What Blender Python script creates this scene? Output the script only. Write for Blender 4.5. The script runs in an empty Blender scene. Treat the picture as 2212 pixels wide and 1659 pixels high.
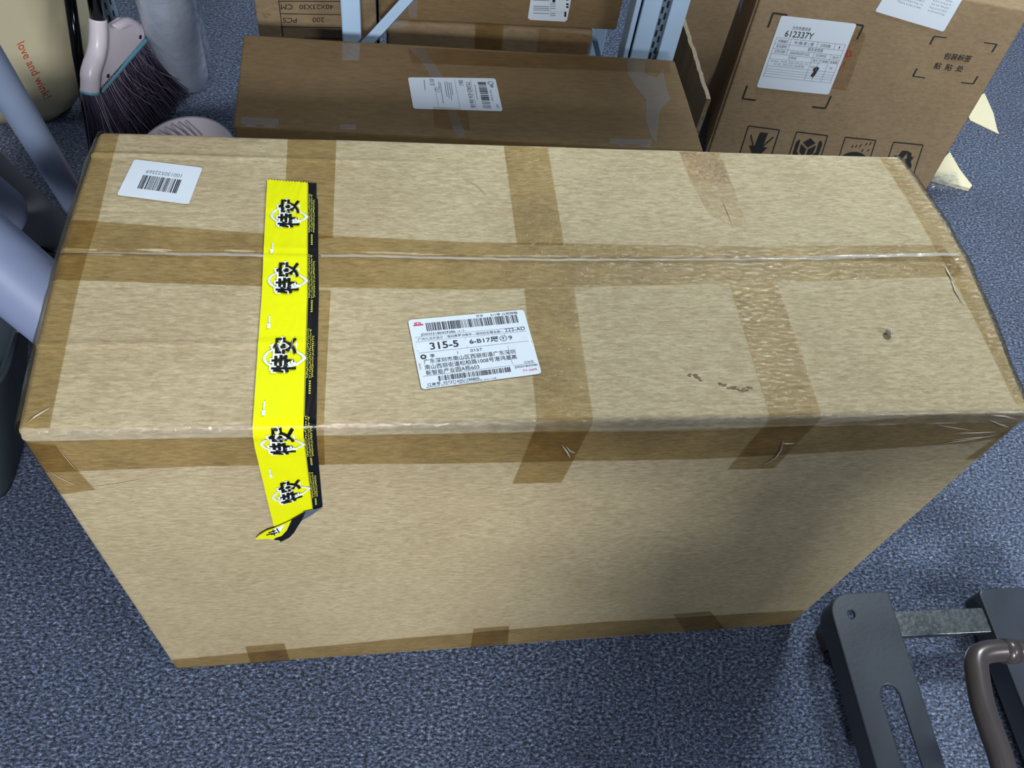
import bpy, bmesh, math, random
import numpy as np
from mathutils import Vector, Matrix, Euler, noise
random.seed(7)
C = bpy.context.scene.collection
S = bpy.context.scene

# ---------------------------------------------------------------- camera
F_PX = 1900.8
cam_d = bpy.data.cameras.new('camera'); cam = bpy.data.objects.new('camera', cam_d); C.objects.link(cam)
cam.location = (-0.1769, -0.4803, 1.5441); cam.rotation_euler = (0.597, -0.1069, -0.0813)
cam_d.sensor_width = 36; cam_d.lens = F_PX/2212*36; cam_d.clip_start = 0.02
S.camera = cam
# ---------------------------------------------------------------- world and light
w = bpy.data.worlds.new('room_air'); S.world = w; w.use_nodes = True
w.node_tree.nodes['Background'].inputs[0].default_value = (0.55, 0.70, 1.0, 1)
w.node_tree.nodes['Background'].inputs[1].default_value = 0.12
def area(name, loc, target, sx, sy, power, col):
    l = bpy.data.lights.new(name, 'AREA'); l.shape = 'RECTANGLE'; l.size = sx; l.size_y = sy; l.energy = power; l.color = col
    o = bpy.data.objects.new(name, l); C.objects.link(o); o.location = loc
    o.rotation_euler = (Vector(target)-Vector(loc)).to_track_quat('-Z', 'Y').to_euler(); return o
area('ceiling_or_fill_light', (1.35, 1.72, 2.72), (0.7, 0.2, .5), 0.7, 0.3, 74, (0.86, 0.96, 1.0))
area('ceiling_or_fill_light', (2.3, -1.5, 2.6), (1.0, 0.0, .3), 0.9, 0.4, 40, (0.90, 0.97, 1.0))
area('ceiling_or_fill_light', (-0.20, -3.3, 2.6), (-0.2, 0, .4), 0.9, 0.4, 164, (0.95, 0.98, 1.0))
area('ceiling_or_fill_light', (-1.1, 1.1, 2.7), (-0.9, 1.0, 0), 0.6, 0.3, 6, (0.92, 0.97, 1.0))  # fill lamp added to brighten the wrapped roll, pipes and bag
S.view_settings.view_transform = 'Standard'; S.view_settings.look = 'None'
S.view_settings.exposure = 0.0; S.view_settings.gamma = 1.0
S.view_settings.use_curve_mapping = False

# ---------------------------------------------------------------- measuring helpers: sight lines on real surfaces
CP = np.array(cam.location); CM = np.array(Euler(cam.rotation_euler).to_matrix())
def proj(X):
    v = (np.array(X)-CP) @ CM
    return np.array([1106+F_PX*v[0]/-v[2], 829.5-F_PX*v[1]/-v[2]])
def at(x, y, z=None, Y=None, X=None):
    d = CM @ np.array([(x-1106)/F_PX, -(y-829.5)/F_PX, -1.])
    t = (z-CP[2])/d[2] if z is not None else (Y-CP[1])/d[1] if Y is not None else (X-CP[0])/d[0]
    return CP+t*d

# ---------------------------------------------------------------- objects
def tag(o, label=None, cat=None, group=None, kind=None):
    if label: o['label'] = label
    if cat: o['category'] = cat
    if group: o['group'] = group
    if kind: o['kind'] = kind
    return o
def thing(name, label, cat, loc, group=None):
    o = bpy.data.objects.new(name, None); C.objects.link(o); o.location = loc; o.empty_display_size = .05
    return tag(o, label, cat, group)
def wloc(o):
    v = Vector((0, 0, 0))
    while o: v += o.location; o = o.parent
    return v
def obj(name, verts, faces, mat, parent=None, smooth=False, origin=None, label=None, sheet_up=False):
    off = wloc(parent) if parent else Vector(origin or (0, 0, 0))
    me = bpy.data.meshes.new(name)
    if sheet_up:                      # thin sheets: outside faces the open room
        q = 0
        for g in faces[::max(1, len(faces)//(400 if sheet_up == 'z' else 40)|1)]:
            a, b, c = (Vector(verts[i]) for i in g[:3]); nn = (b-a).cross(c-a)
            if sheet_up == 'z':
                if abs(nn.z) > .7*nn.length: q += 1 if nn.z > 0 else -1
            else: q += 1 if nn.dot(Vector(CP)-a) > 0 else -1
        if q < 0: faces = [tuple(g[::-1]) for g in faces]
    me.from_pydata([tuple(Vector(v)-off) for v in verts], [], faces); me.update()
    me.materials.append(mat)
    if not sheet_up:
        bm = bmesh.new(); bm.from_mesh(me); bmesh.ops.recalc_face_normals(bm, faces=bm.faces); bm.to_mesh(me); bm.free()
    if smooth: me.polygons.foreach_set('use_smooth', [True]*len(me.polygons))
    o = bpy.data.objects.new(name, me); C.objects.link(o)
    if parent: o.parent = parent
    else: o.location = off
    if label: o['label'] = label
    return o
class MB:
    def __init__(s): s.v = []; s.f = []
    def add(s, v, f):
        n = len(s.v); s.v += [tuple(p) for p in v]; s.f += [tuple(i+n for i in q) for q in f]; return s
    def box(s, a, b, M=None):
        v = [Vector((x, y, z)) for z in (a[2], b[2]) for y in (a[1], b[1]) for x in (a[0], b[0])]
        if M: v = [M @ p for p in v]
        return s.add(v, [(0,2,3,1),(4,5,7,6),(0,1,5,4),(2,6,7,3),(0,4,6,2),(1,3,7,5)])
    def tube(s, pts, r, n=16, caps=True, sq=1.0):
        pts = [Vector(p) for p in pts]; rr = r if isinstance(r, (list, tuple)) else [r]*len(pts)
        rings = []; up = None
        for i, p in enumerate(pts):
            t = (pts[min(i+1, len(pts)-1)]-pts[max(i-1, 0)]).normalized()
            if up is None: up = t.orthogonal().normalized()
            up = (up-t*up.dot(t)).normalized(); b = t.cross(up)
            rings.append([p+(up*math.cos(2*math.pi*k/n)+b*math.sin(2*math.pi*k/n)*sq)*rr[i] for k in range(n)])
        v = [q for R_ in rings for q in R_]; f = []
        for i in range(len(pts)-1):
            for k in range(n):
                a = i*n+k; b2 = i*n+(k+1) % n; f.append((a, b2, b2+n, a+n))
        if caps: f.append(tuple(range(n))[::-1]); f.append(tuple(range((len(pts)-1)*n, len(pts)*n)))
        return s.add(v, f)
    def prism(s, outline, z0, z1, M=None):       # outline in xy, counter-clockwise
        n = len(outline); v = [Vector((x, y, z0)) for x, y in outline]+[Vector((x, y, z1)) for x, y in outline]
        if M: v = [M @ p for p in v]
        return s.add(v, [tuple(range(n))[::-1], tuple(range(n, 2*n))]+[(i, (i+1) % n, (i+1) % n+n, i+n) for i in range(n)])
    def build(s, name, mat, parent=None, smooth=False, **k): return obj(name, s.v, s.f, mat, parent, smooth, **k)
def bevel(o, w_, seg=2, ang=0.6):
    m = o.modifiers.new('edge_round', 'BEVEL'); m.width = w_; m.segments = seg; m.limit_method = 'ANGLE'; m.angle_limit = ang; return o
def solidify(o, t):
    m = o.modifiers.new('thickness', 'SOLIDIFY'); m.thickness = t; m.offset = 0; return o

# ---------------------------------------------------------------- materials
def srgb(r, g, b):
    return tuple(((c/255)/12.92 if c/255 <= .04045 else ((c/255+.055)/1.055)**2.4) for c in (r, g, b))+(1,)
def newmat(name):
    m = bpy.data.materials.new(name); m.use_nodes = True; nt = m.node_tree
    return m, nt, nt.nodes['Principled BSDF']
def nd(nt, t, **k):
    n = nt.nodes.new(t)
    for a, b in k.items():
        if a.startswith('i_'): n.inputs[a[2:].replace('_', ' ')].default_value = b
        else: setattr(n, a, b)
    return n
def plain(name, col, rough=.5, metal=0., spec=.5, bump=0., bscale=60, coat=0., var=0.06, vscale=25):
    m, nt, p = newmat(name)
    tc = nd(nt, 'ShaderNodeTexCoord'); ns = nd(nt, 'ShaderNodeTexNoise', i_Scale=vscale, i_Detail=4.)
    nt.links.new(tc.outputs['Object'], ns.inputs['Vector'])
    mx = nd(nt, 'ShaderNodeMix', data_type='RGBA'); mx.inputs[6].default_value = tuple(c*(1-var*2) for c in col[:3])+(1,)
    mx.inputs[7].default_value = tuple(min(1, c*(1+var*2)) for c in col[:3])+(1,)
    nt.links.new(ns.outputs['Fac'], mx.inputs[0]); nt.links.new(mx.outputs[2], p.inputs['Base Color'])
    p.inputs['Roughness'].default_value = rough; p.inputs['Metallic'].default_value = metal
    p.inputs['Specular IOR Level'].default_value = spec; p.inputs['Coat Weight'].default_value = coat
    if bump:
        n2 = nd(nt, 'ShaderNodeTexNoise', i_Scale=bscale, i_Detail=5.); nt.links.new(tc.outputs['Object'], n2.inputs['Vector'])
        b = nd(nt, 'ShaderNodeBump', i_Strength=bump, i_Distance=.004); nt.links.new(n2.outputs['Fac'], b.inputs['Height'])
        nt.links.new(b.outputs['Normal'], p.inputs['Normal'])
    return m
def kraft(name, dark, mid, light, fibre=(35, 160, 160), contrast=1., rough=.75, spec=.25):
    m, nt, p = newmat(name); L = nt.links.new
    tc = nd(nt, 'ShaderNodeTexCoord'); mp = nd(nt, 'ShaderNodeMapping'); mp.inputs['Scale'].default_value = fibre
    L(tc.outputs['Object'], mp.inputs['Vector'])
    n1 = nd(nt, 'ShaderNodeTexNoise', i_Scale=2.2, i_Detail=7., i_Roughness=.68, i_Distortion=.4); L(mp.outputs[0], n1.inputs['Vector'])
    n2 = nd(nt, 'ShaderNodeTexNoise', i_Scale=7., i_Detail=3.); L(tc.outputs['Object'], n2.inputs['Vector'])
    cr = nd(nt, 'ShaderNodeValToRGB'); L(n1.outputs['Fac'], cr.inputs[0])
    e = cr.color_ramp.elements; h = .2/contrast
    e[0].position = .5-h; e[0].color = dark; e[1].position = .5+h; e[1].color = light
    q = cr.color_ramp.elements.new(.5); q.color = mid
    mx = nd(nt, 'ShaderNodeMix', data_type='RGBA', blend_type='MULTIPLY'); mx.inputs[0].default_value = 1
    c2 = nd(nt, 'ShaderNodeValToRGB'); L(n2.outputs['Fac'], c2.inputs[0])
    c2.color_ramp.elements[0].position = .3; c2.color_ramp.elements[0].color = (.88, .86, .84, 1)
    c2.color_ramp.elements[1].position = .7; c2.color_ramp.elements[1].color = (1, 1, 1, 1)
    L(cr.outputs[0], mx.inputs[6]); L(c2.outputs[0], mx.inputs[7]); L(mx.outputs[2], p.inputs['Base Color'])
    p.inputs['Roughness'].default_value = rough; p.inputs['Specular IOR Level'].default_value = spec
    b = nd(nt, 'ShaderNodeBump', i_Strength=.25, i_Distance=.0006); L(n1.outputs['Fac'], b.inputs['Height']); L(b.outputs[0], p.inputs['Normal'])
    return m
def film(name, tint, haze=0., hazecol=(.8, .8, .8, 1), rough=.12, bump=.35, bscale=55, gloss=1., stretch=(1, 1, 1)):
    """adhesive film: light passes it twice, so the cardboard below shows through tinted; the skin is glossy"""
    m, nt, p = newmat(name); nt.nodes.remove(p); L = nt.links.new; out = nt.nodes['Material Output']
    tc = nd(nt, 'ShaderNodeTexCoord'); mp = nd(nt, 'ShaderNodeMapping'); mp.inputs['Scale'].default_value = stretch
    L(tc.outputs['Object'], mp.inputs[0])
    n = nd(nt, 'ShaderNodeTexNoise', i_Scale=bscale, i_Detail=6., i_Roughness=.6, i_Distortion=.6); L(mp.outputs[0], n.inputs['Vector'])
    bp = nd(nt, 'ShaderNodeBump', i_Strength=bump, i_Distance=.003); L(n.outputs['Fac'], bp.inputs['Height'])
    tr = nd(nt, 'ShaderNodeBsdfTransparent'); tr.inputs[0].default_value = tint
    n3 = nd(nt, 'ShaderNodeTexNoise', i_Scale=18., i_Detail=5., i_Roughness=.6); L(tc.outputs['Object'], n3.inputs['Vector'])
    c3 = nd(nt, 'ShaderNodeValToRGB'); L(n3.outputs['Fac'], c3.inputs[0])
    c3.color_ramp.elements[0].position = .35; c3.color_ramp.elements[0].color = tuple(t*.94 for t in tint[:3])+(1,)
    c3.color_ramp.elements[1].position = .72; c3.color_ramp.elements[1].color = tuple(min(1, t*1.07) for t in tint[:3])+(1,)
    L(c3.outputs[0], tr.inputs[0])
    df = nd(nt, 'ShaderNodeBsdfDiffuse'); df.inputs[0].default_value = hazecol
    m1 = nd(nt, 'ShaderNodeMixShader'); m1.inputs[0].default_value = haze; L(tr.outputs[0], m1.inputs[1]); L(df.outputs[0], m1.inputs[2])
    gl = nd(nt, 'ShaderNodeBsdfGlossy'); gl.inputs['Roughness'].default_value = rough; L(bp.outputs[0], gl.inputs['Normal'])
    fr = nd(nt, 'ShaderNodeFresnel', i_IOR=1.45); L(bp.outputs[0], fr.inputs['Normal'])
    ge = nd(nt, 'ShaderNodeNewGeometry'); mr = nd(nt, 'ShaderNodeMapRange'); mr.inputs[3].default_value = 1.45; mr.inputs[4].default_value = 1/1.45
    L(ge.outputs['Backfacing'], mr.inputs[0]); L(mr.outputs[0], fr.inputs['IOR'])
    mu = nd(nt, 'ShaderNodeMath', operation='MULTIPLY'); mu.inputs[1].default_value = gloss; L(fr.outputs[0], mu.inputs[0])
    m2 = nd(nt, 'ShaderNodeMixShader'); L(mu.outputs[0], m2.inputs[0]); L(m1.outputs[0], m2.inputs[1]); L(gl.outputs[0], m2.inputs[2])
    L(m2.outputs[0], out.inputs[0]); return m

K_MAIN = kraft('light_kraft', srgb(152, 135, 102), srgb(178, 162, 129), srgb(200, 187, 155))
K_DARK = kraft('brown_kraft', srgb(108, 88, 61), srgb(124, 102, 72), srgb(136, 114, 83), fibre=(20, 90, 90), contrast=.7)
K_MID = kraft('printed_kraft', srgb(132, 111, 84), srgb(148, 126, 97), srgb(160, 139, 109), fibre=(25, 70, 70), contrast=.8)
K_SHELF = kraft('dull_kraft', srgb(120, 101, 76), srgb(136, 116, 90), srgb(148, 128, 101), fibre=(20, 60, 60), contrast=.8)
K_CUT = kraft('torn_board_edge', srgb(92, 82, 68), srgb(126, 115, 96), srgb(158, 147, 126), fibre=(300, 300, 60), contrast=1.6)
TAPE = film('brown_packing_tape', (.82, .755, .60, 1), rough=.16, bump=.55, bscale=190, gloss=.6, stretch=(.5, 1, 1))
TAPE_OLD = film('thin_brown_packing_tape', (.89, .84, .76, 1), rough=.3, bump=.5, bscale=150, gloss=.4)
CLEAR = film('clear_packing_tape', (.96, .96, .97, 1), haze=.10, hazecol=(.62, .66, .74, 1), rough=.12, bump=.6, gloss=1.)
HAZY = film('scuffed_clear_tape', (.95, .95, .95, 1), haze=.22, hazecol=(.40, .40, .42, 1), rough=.4, bump=.2, bscale=110, gloss=.5)
WRAP = film('plastic_wrap', (.97, .98, 1, 1), haze=.05, hazecol=(.8, .85, .9, 1), rough=.06, bump=.8, bscale=60, gloss=1.2)
LABEL = plain('label_paper', srgb(212, 221, 230), rough=.45, var=.015, vscale=8, bump=.08, bscale=30)
INK = plain('black_ink', srgb(22, 24, 34), rough=.6, var=.1)
INK_SOFT = plain('grey_ink', srgb(118, 128, 146), rough=.6)
INK_RED = plain('red_ink', srgb(190, 30, 70), rough=.6)
INK_STAMP = plain('red_stamp_ink', srgb(150, 45, 35), rough=.6)
INK_BOX = plain('black_print_on_board', srgb(24, 22, 22), rough=.7, var=.12)
YEL = plain('yellow_tape', srgb(226, 228, 0), rough=.38, var=.03, vscale=14, bump=.25, bscale=45, spec=.25)
BLK = plain('black_tape', srgb(8, 9, 12), rough=.3, bump=.2, bscale=45)
WHITE_PRINT = plain('white_print', srgb(235, 240, 242), rough=.4)
PALE_PRINT = plain('pale_print', srgb(222, 228, 232), rough=.4)
YEL_PRINT = plain('yellow_print', srgb(205, 205, 80), rough=.4)
SILVER = plain('silver_film', srgb(120, 135, 150), rough=.3, metal=.5, bump=.8, bscale=200)
POST = plain('white_shelf_enamel', srgb(178, 205, 232), rough=.35, var=.02)
POST_DIM = plain('blue_grey_enamel', srgb(104, 124, 142), rough=.45, var=.05)
STEEL = plain('black_chrome', srgb(30, 32, 36), rough=.12, metal=.9)
HOLE = plain('slot_shadow_black', srgb(10, 12, 16), rough=.8)
FORK = plain('dark_grey_paint', srgb(48, 54, 64), rough=.42, var=.06, bump=.05, bscale=120)
ZINC = plain('worn_zinc', srgb(120, 126, 128), rough=.3, metal=.85, bump=.15, bscale=120, var=.4, vscale=120)
GUN = plain('grey_brown_metal', srgb(82, 76, 76), rough=.3, metal=.4)
PVC = plain('grey_blue_plastic', srgb(138, 152, 180), rough=.35, var=.05, vscale=12)
ROLL_M = plain('blue_grey_film_roll', srgb(132, 143, 176), rough=.5, var=.04, vscale=6)
ROLL_D = plain('dim_grey_paper_roll', srgb(126, 128, 134), rough=.6, var=.04)
WROLL = plain('white_film_roll', srgb(212, 222, 238), rough=.35, var=.04)
BAG = plain('cream_paper', srgb(196, 186, 154), rough=.7, bump=.5, bscale=9, var=.05, vscale=5)
PINK = plain('dusty_pink_plastic', srgb(222, 212, 220), rough=.3, var=.03, bump=.1, bscale=40)
TEAL = plain('pale_teal_plastic', srgb(110, 170, 188), rough=.35)
BRIST = plain('dark_violet_bristle', srgb(74, 66, 88), rough=.45, var=.25, vscale=90)
BRIST_L = plain('frayed_bristle', srgb(150, 140, 160), rough=.4)
BIN = plain('dark_slate_fabric', srgb(48, 58, 66), rough=.6, var=.08, bump=.2, bscale=30)
DARKBAG = plain('black_plastic', srgb(22, 20, 20), rough=.3, bump=.6, bscale=30)
FOAM = plain('cream_board', srgb(232, 222, 186), rough=.6, var=.02)
BEAD = plain('clear_bead', srgb(190, 182, 165), rough=.05, coat=1., spec=.9)
STAIN = plain('brown_scuff', srgb(116, 92, 66), rough=.8, var=.2, vscale=200)

def carpet():
    m, nt, p = newmat('blue_grey_carpet'); L = nt.links.new
    tc = nd(nt, 'ShaderNodeTexCoord'); mp = nd(nt, 'ShaderNodeMapping'); mp.inputs['Scale'].default_value = (130, 200, 1)
    mp.inputs['Rotation'].default_value = (0, 0, .12)
    L(tc.outputs['Object'], mp.inputs[0])
    wob = nd(nt, 'ShaderNodeTexNoise', i_Scale=90., i_Detail=3.); L(tc.outputs['Object'], wob.inputs['Vector'])
    ad = nd(nt, 'ShaderNodeVectorMath', operation='MULTIPLY_ADD'); ad.inputs[1].default_value = (1.8, 1.8, 0)
    L(wob.outputs['Color'], ad.inputs[0]); L(mp.outputs[0], ad.inputs[2])
    v = nd(nt, 'ShaderNodeTexVoronoi', i_Scale=1.); L(ad.outputs[0], v.inputs['Vector'])
    n = nd(nt, 'ShaderNodeTexNoise', i_Scale=1.1, i_Detail=6., i_Roughness=.75); L(mp.outputs[0], n.inputs['Vector'])
    n2 = nd(nt, 'ShaderNodeTexNoise', i_Scale=5., i_Detail=4.); L(tc.outputs['Object'], n2.inputs['Vector'])
    cr = nd(nt, 'ShaderNodeValToRGB'); L(n.outputs['Fac'], cr.inputs[0])
    e = cr.color_ramp.elements; e[0].position = .43; e[0].color = srgb(14, 20, 32); e[1].position = .67; e[1].color = srgb(205, 215, 235)
    a = e.new(.49); a.color = srgb(66, 80, 108); a = e.new(.58); a.color = srgb(114, 130, 164)
    mx = nd(nt, 'ShaderNodeMix', data_type='RGBA', blend_type='MULTIPLY'); mx.inputs[0].default_value = 1
    c2 = nd(nt, 'ShaderNodeValToRGB'); L(n2.outputs['Fac'], c2.inputs[0])
    c2.color_ramp.elements[0].position = .35; c2.color_ramp.elements[0].color = (.8, .8, .82, 1); c2.color_ramp.elements[1].position = .65
    L(cr.outputs[0], mx.inputs[6]); L(c2.outputs[0], mx.inputs[7]); L(mx.outputs[2], p.inputs['Base Color'])
    h = nd(nt, 'ShaderNodeMath', operation='ADD'); L(v.outputs['Distance'], h.inputs[0]); L(n.outputs['Fac'], h.inputs[1])
    b = nd(nt, 'ShaderNodeBump', i_Strength=1., i_Distance=.003); L(h.outputs[0], b.inputs['Height']); L(b.outputs[0], p.inputs['Normal'])
    p.inputs['Roughness'].default_value = .8; p.inputs['Specular IOR Level'].default_value = .35
    p.inputs['Sheen Weight'].default_value = .25
    return m

# ---------------------------------------------------------------- room
tag(MB().box((-3, -4.5, -.05), (4, 3.2, 0)).build('floor', carpet()), kind='structure')
tag(MB().box((-3, 3.1, 0), (4, 3.2, 2.9)).build('wall_back', plain('wall_paint', srgb(150, 156, 165), rough=.8)), kind='structure')
tag(MB().box((-3.1, -4.5, 0), (-3, 3.2, 2.9)).build('wall_left', plain('wall_paint_left', srgb(150, 156, 165), rough=.8)), kind='structure')

# ---------------------------------------------------------------- cardboard boxes
def lines(n, size, extra=(), r=0.01):
    s = {0., size}
    for k in range(n+1): s.add(size*k/n)
    for k in range(1, 6): s.add(r*k/5); s.add(size-r*k/5)
    for e in extra:
        for k in range(-5, 6): s.add(min(size, max(0, e+k*.0016)))
    o = sorted(s); out = [o[0]]
    for q in o[1:]:
        if q-out[-1] > 1e-4: out.append(q)
    return out
class WBox:
    """a carton with its own eight corners, rounded edges and soft sides; b = bottom FL FR BR BL, t = top FL FR BR BL"""
    def __init__(s, b, t, r=.006, bulge=None, disp=None):
        s.c = [Vector(p) for p in b]+[Vector(p) for p in t]; s.r = r; s.bulge = bulge; s.disp = disp
        A = s.c
        s.W = ((A[1]-A[0]).length+(A[5]-A[4]).length)/2; s.D = ((A[3]-A[0]).length+(A[7]-A[4]).length)/2
        s.H = sum((A[i+4]-A[i]).length for i in range(4))/4
    def warp(s, p):
        u, v, h = p[0]/s.W, p[1]/s.D, p[2]/s.H; A = s.c
        q = (A[0]*(1-u)*(1-v)+A[1]*u*(1-v)+A[2]*u*v+A[3]*(1-u)*v)*(1-h)+(A[4]*(1-u)*(1-v)+A[5]*u*(1-v)+A[6]*u*v+A[7]*(1-u)*v)*h
        if s.bulge: q = q+s.bulge(u, v, h)
        return q
    def surf(s, p, off=0.):
        p = Vector(p); r = s.r; d = (s.W, s.D, s.H)
        q = Vector([min(max(p[i], r), d[i]-r) for i in range(3)]); n = p-q
        if n.length < 1e-9: n = Vector((0, 0, 1))
        n.normalize(); o = s.disp(p) if s.disp else 0.
        return s.warp(q+n*(r+off+o))
    def net(s, kind, a, b):
        """flat coordinates to the sharp surface: tf = (x, s) over top and front, s < 0 below the front edge; tl/tr = (s, y) over the side edges"""
        if kind == 'tf': return (a, b, s.H) if b >= 0 else (a, 0, s.H+b)
        if kind == 'tl': return (a, b, s.H) if a >= 0 else (0, b, s.H+a)
        if kind == 'tr': return (a, b, s.H) if a <= s.W else (s.W, b, s.H-(a-s.W))
        if kind == 'fr': return (a, 0, b) if a <= s.W else (s.W, a-s.W, b)
        if kind == 'fl': return (a, 0, b) if a >= 0 else (0, -a, b)
    def inv(s, x, y, face):
        """where the sight line meets the face"""
        g = (lambda a, b: proj(s.warp((a, b, s.H)))) if face == 'top' else (lambda a, b: proj(s.warp((a, 0, s.H+b))))
        a, b = s.W/2, (s.D/2 if face == 'top' else -s.H/2); T = np.array([x, y])
        for _ in range(12):
            r0 = T-g(a, b); J = np.stack([(g(a+1e-4, b)-g(a, b))/1e-4, (g(a, b+1e-4)-g(a, b))/1e-4], 1)
            d = np.linalg.solve(J, r0); a += d[0]; b += d[1]
        return (a, b)
    def body(s, name, mat, parent, nx=40, ny=20, nz=20, ex=(), ey=(), ez=()):
        X, Y, Z = lines(nx, s.W, ex, s.r), lines(ny, s.D, ey, s.r), lines(nz, s.H, ez, s.r)
        bm = bmesh.new()
        def grid(P, Q, fn, flip):
            V = [[bm.verts.new(s.surf(fn(p, q))) for q in Q] for p in P]
            for i in range(len(P)-1):
                for j in range(len(Q)-1):
                    f = [V[i][j], V[i+1][j], V[i+1][j+1], V[i][j+1]]; bm.faces.new(f[::-1] if flip else f)
        grid(X, Y, lambda a, b: (a, b, s.H), False); grid(X, Y, lambda a, b: (a, b, 0), True)
        grid(X, Z, lambda a, b: (a, 0, b), False); grid(X, Z, lambda a, b: (a, s.D, b), True)
        grid(Y, Z, lambda a, b: (0, a, b), True); grid(Y, Z, lambda a, b: (s.W, a, b), False)
        bmesh.ops.remove_doubles(bm, verts=bm.verts, dist=1e-5)
        off = wloc(parent); bmesh.ops.translate(bm, verts=bm.verts, vec=-off)
        me = bpy.data.meshes.new(name); bm.to_mesh(me); bm.free(); me.materials.append(mat)
        me.polygons.foreach_set('use_smooth', [True]*len(me.polygons))
        o = bpy.data.objects.new(name, me); C.objects.link(o); o.parent = parent; return o
    def strip(s, name, L_, R_, mat, parent, off=.0005, step=.006, kind='tf', wr=.00025, jag=None, across=None, label=None, seed=0):
        """a band of tape between two edge lines given in flat coordinates"""
        rows = []
        for i in range(len(L_)-1):
            ln = max(math.hypot(L_[i+1][0]-L_[i][0], L_[i+1][1]-L_[i][1]), 1e-6); n = max(1, int(ln/step))
            cut = {k/n for k in range(n)}
            k0, k1 = (L_[i][1], L_[i+1][1]) if kind == 'tf' else (L_[i][0], L_[i+1][0])
            lim = {'tf': 0, 'tl': 0, 'tr': s.W, 'fr': s.W, 'fl': 0}[kind]
            if (k0-lim)*(k1-lim) < 0 or abs(k0-lim) < s.r*1.3 or abs(k1-lim) < s.r*1.3:
                for q in range(-8, 9):
                    t = (lim+q*s.r*1.2/8-k0)/(k1-k0) if abs(k1-k0) > 1e-9 else -1
                    if 0 <= t < 1: cut.add(t)
            for t in sorted(cut):
                rows.append(((L_[i][0]*(1-t)+L_[i+1][0]*t, L_[i][1]*(1-t)+L_[i+1][1]*t), (R_[i][0]*(1-t)+R_[i+1][0]*t, R_[i][1]*(1-t)+R_[i+1][1]*t)))
        rows.append((L_[-1], R_[-1]))
        wd = math.hypot(L_[0][0]-R_[0][0], L_[0][1]-R_[0][1]); m = across or max(3, int(wd/step))
        v = []; f = []
        for i, (a, b) in enumerate(rows):
            for j in range(m+1):
                t = j/m
                if kind in ('tl', 'tr', 'fr', 'fl') and False: pass
                p = (a[0]*(1-t)+b[0]*t, a[1]*(1-t)+b[1]*t)
                if jag and i == 0: p = (p[0], p[1]+(jag if j % 2 else -jag))
                z = off+wr*(noise.noise(Vector((p[0]*60+seed, p[1]*60, seed)))+.6)
                v.append(s.surf(s.net(kind, *p), z))
        for i in range(len(rows)-1):
            for j in range(m): k = i*(m+1)+j; f.append((k, k+m+1, k+m+2, k+1))
        return obj(name, v, f, mat, parent, True, label=label, sheet_up=True)

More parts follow.
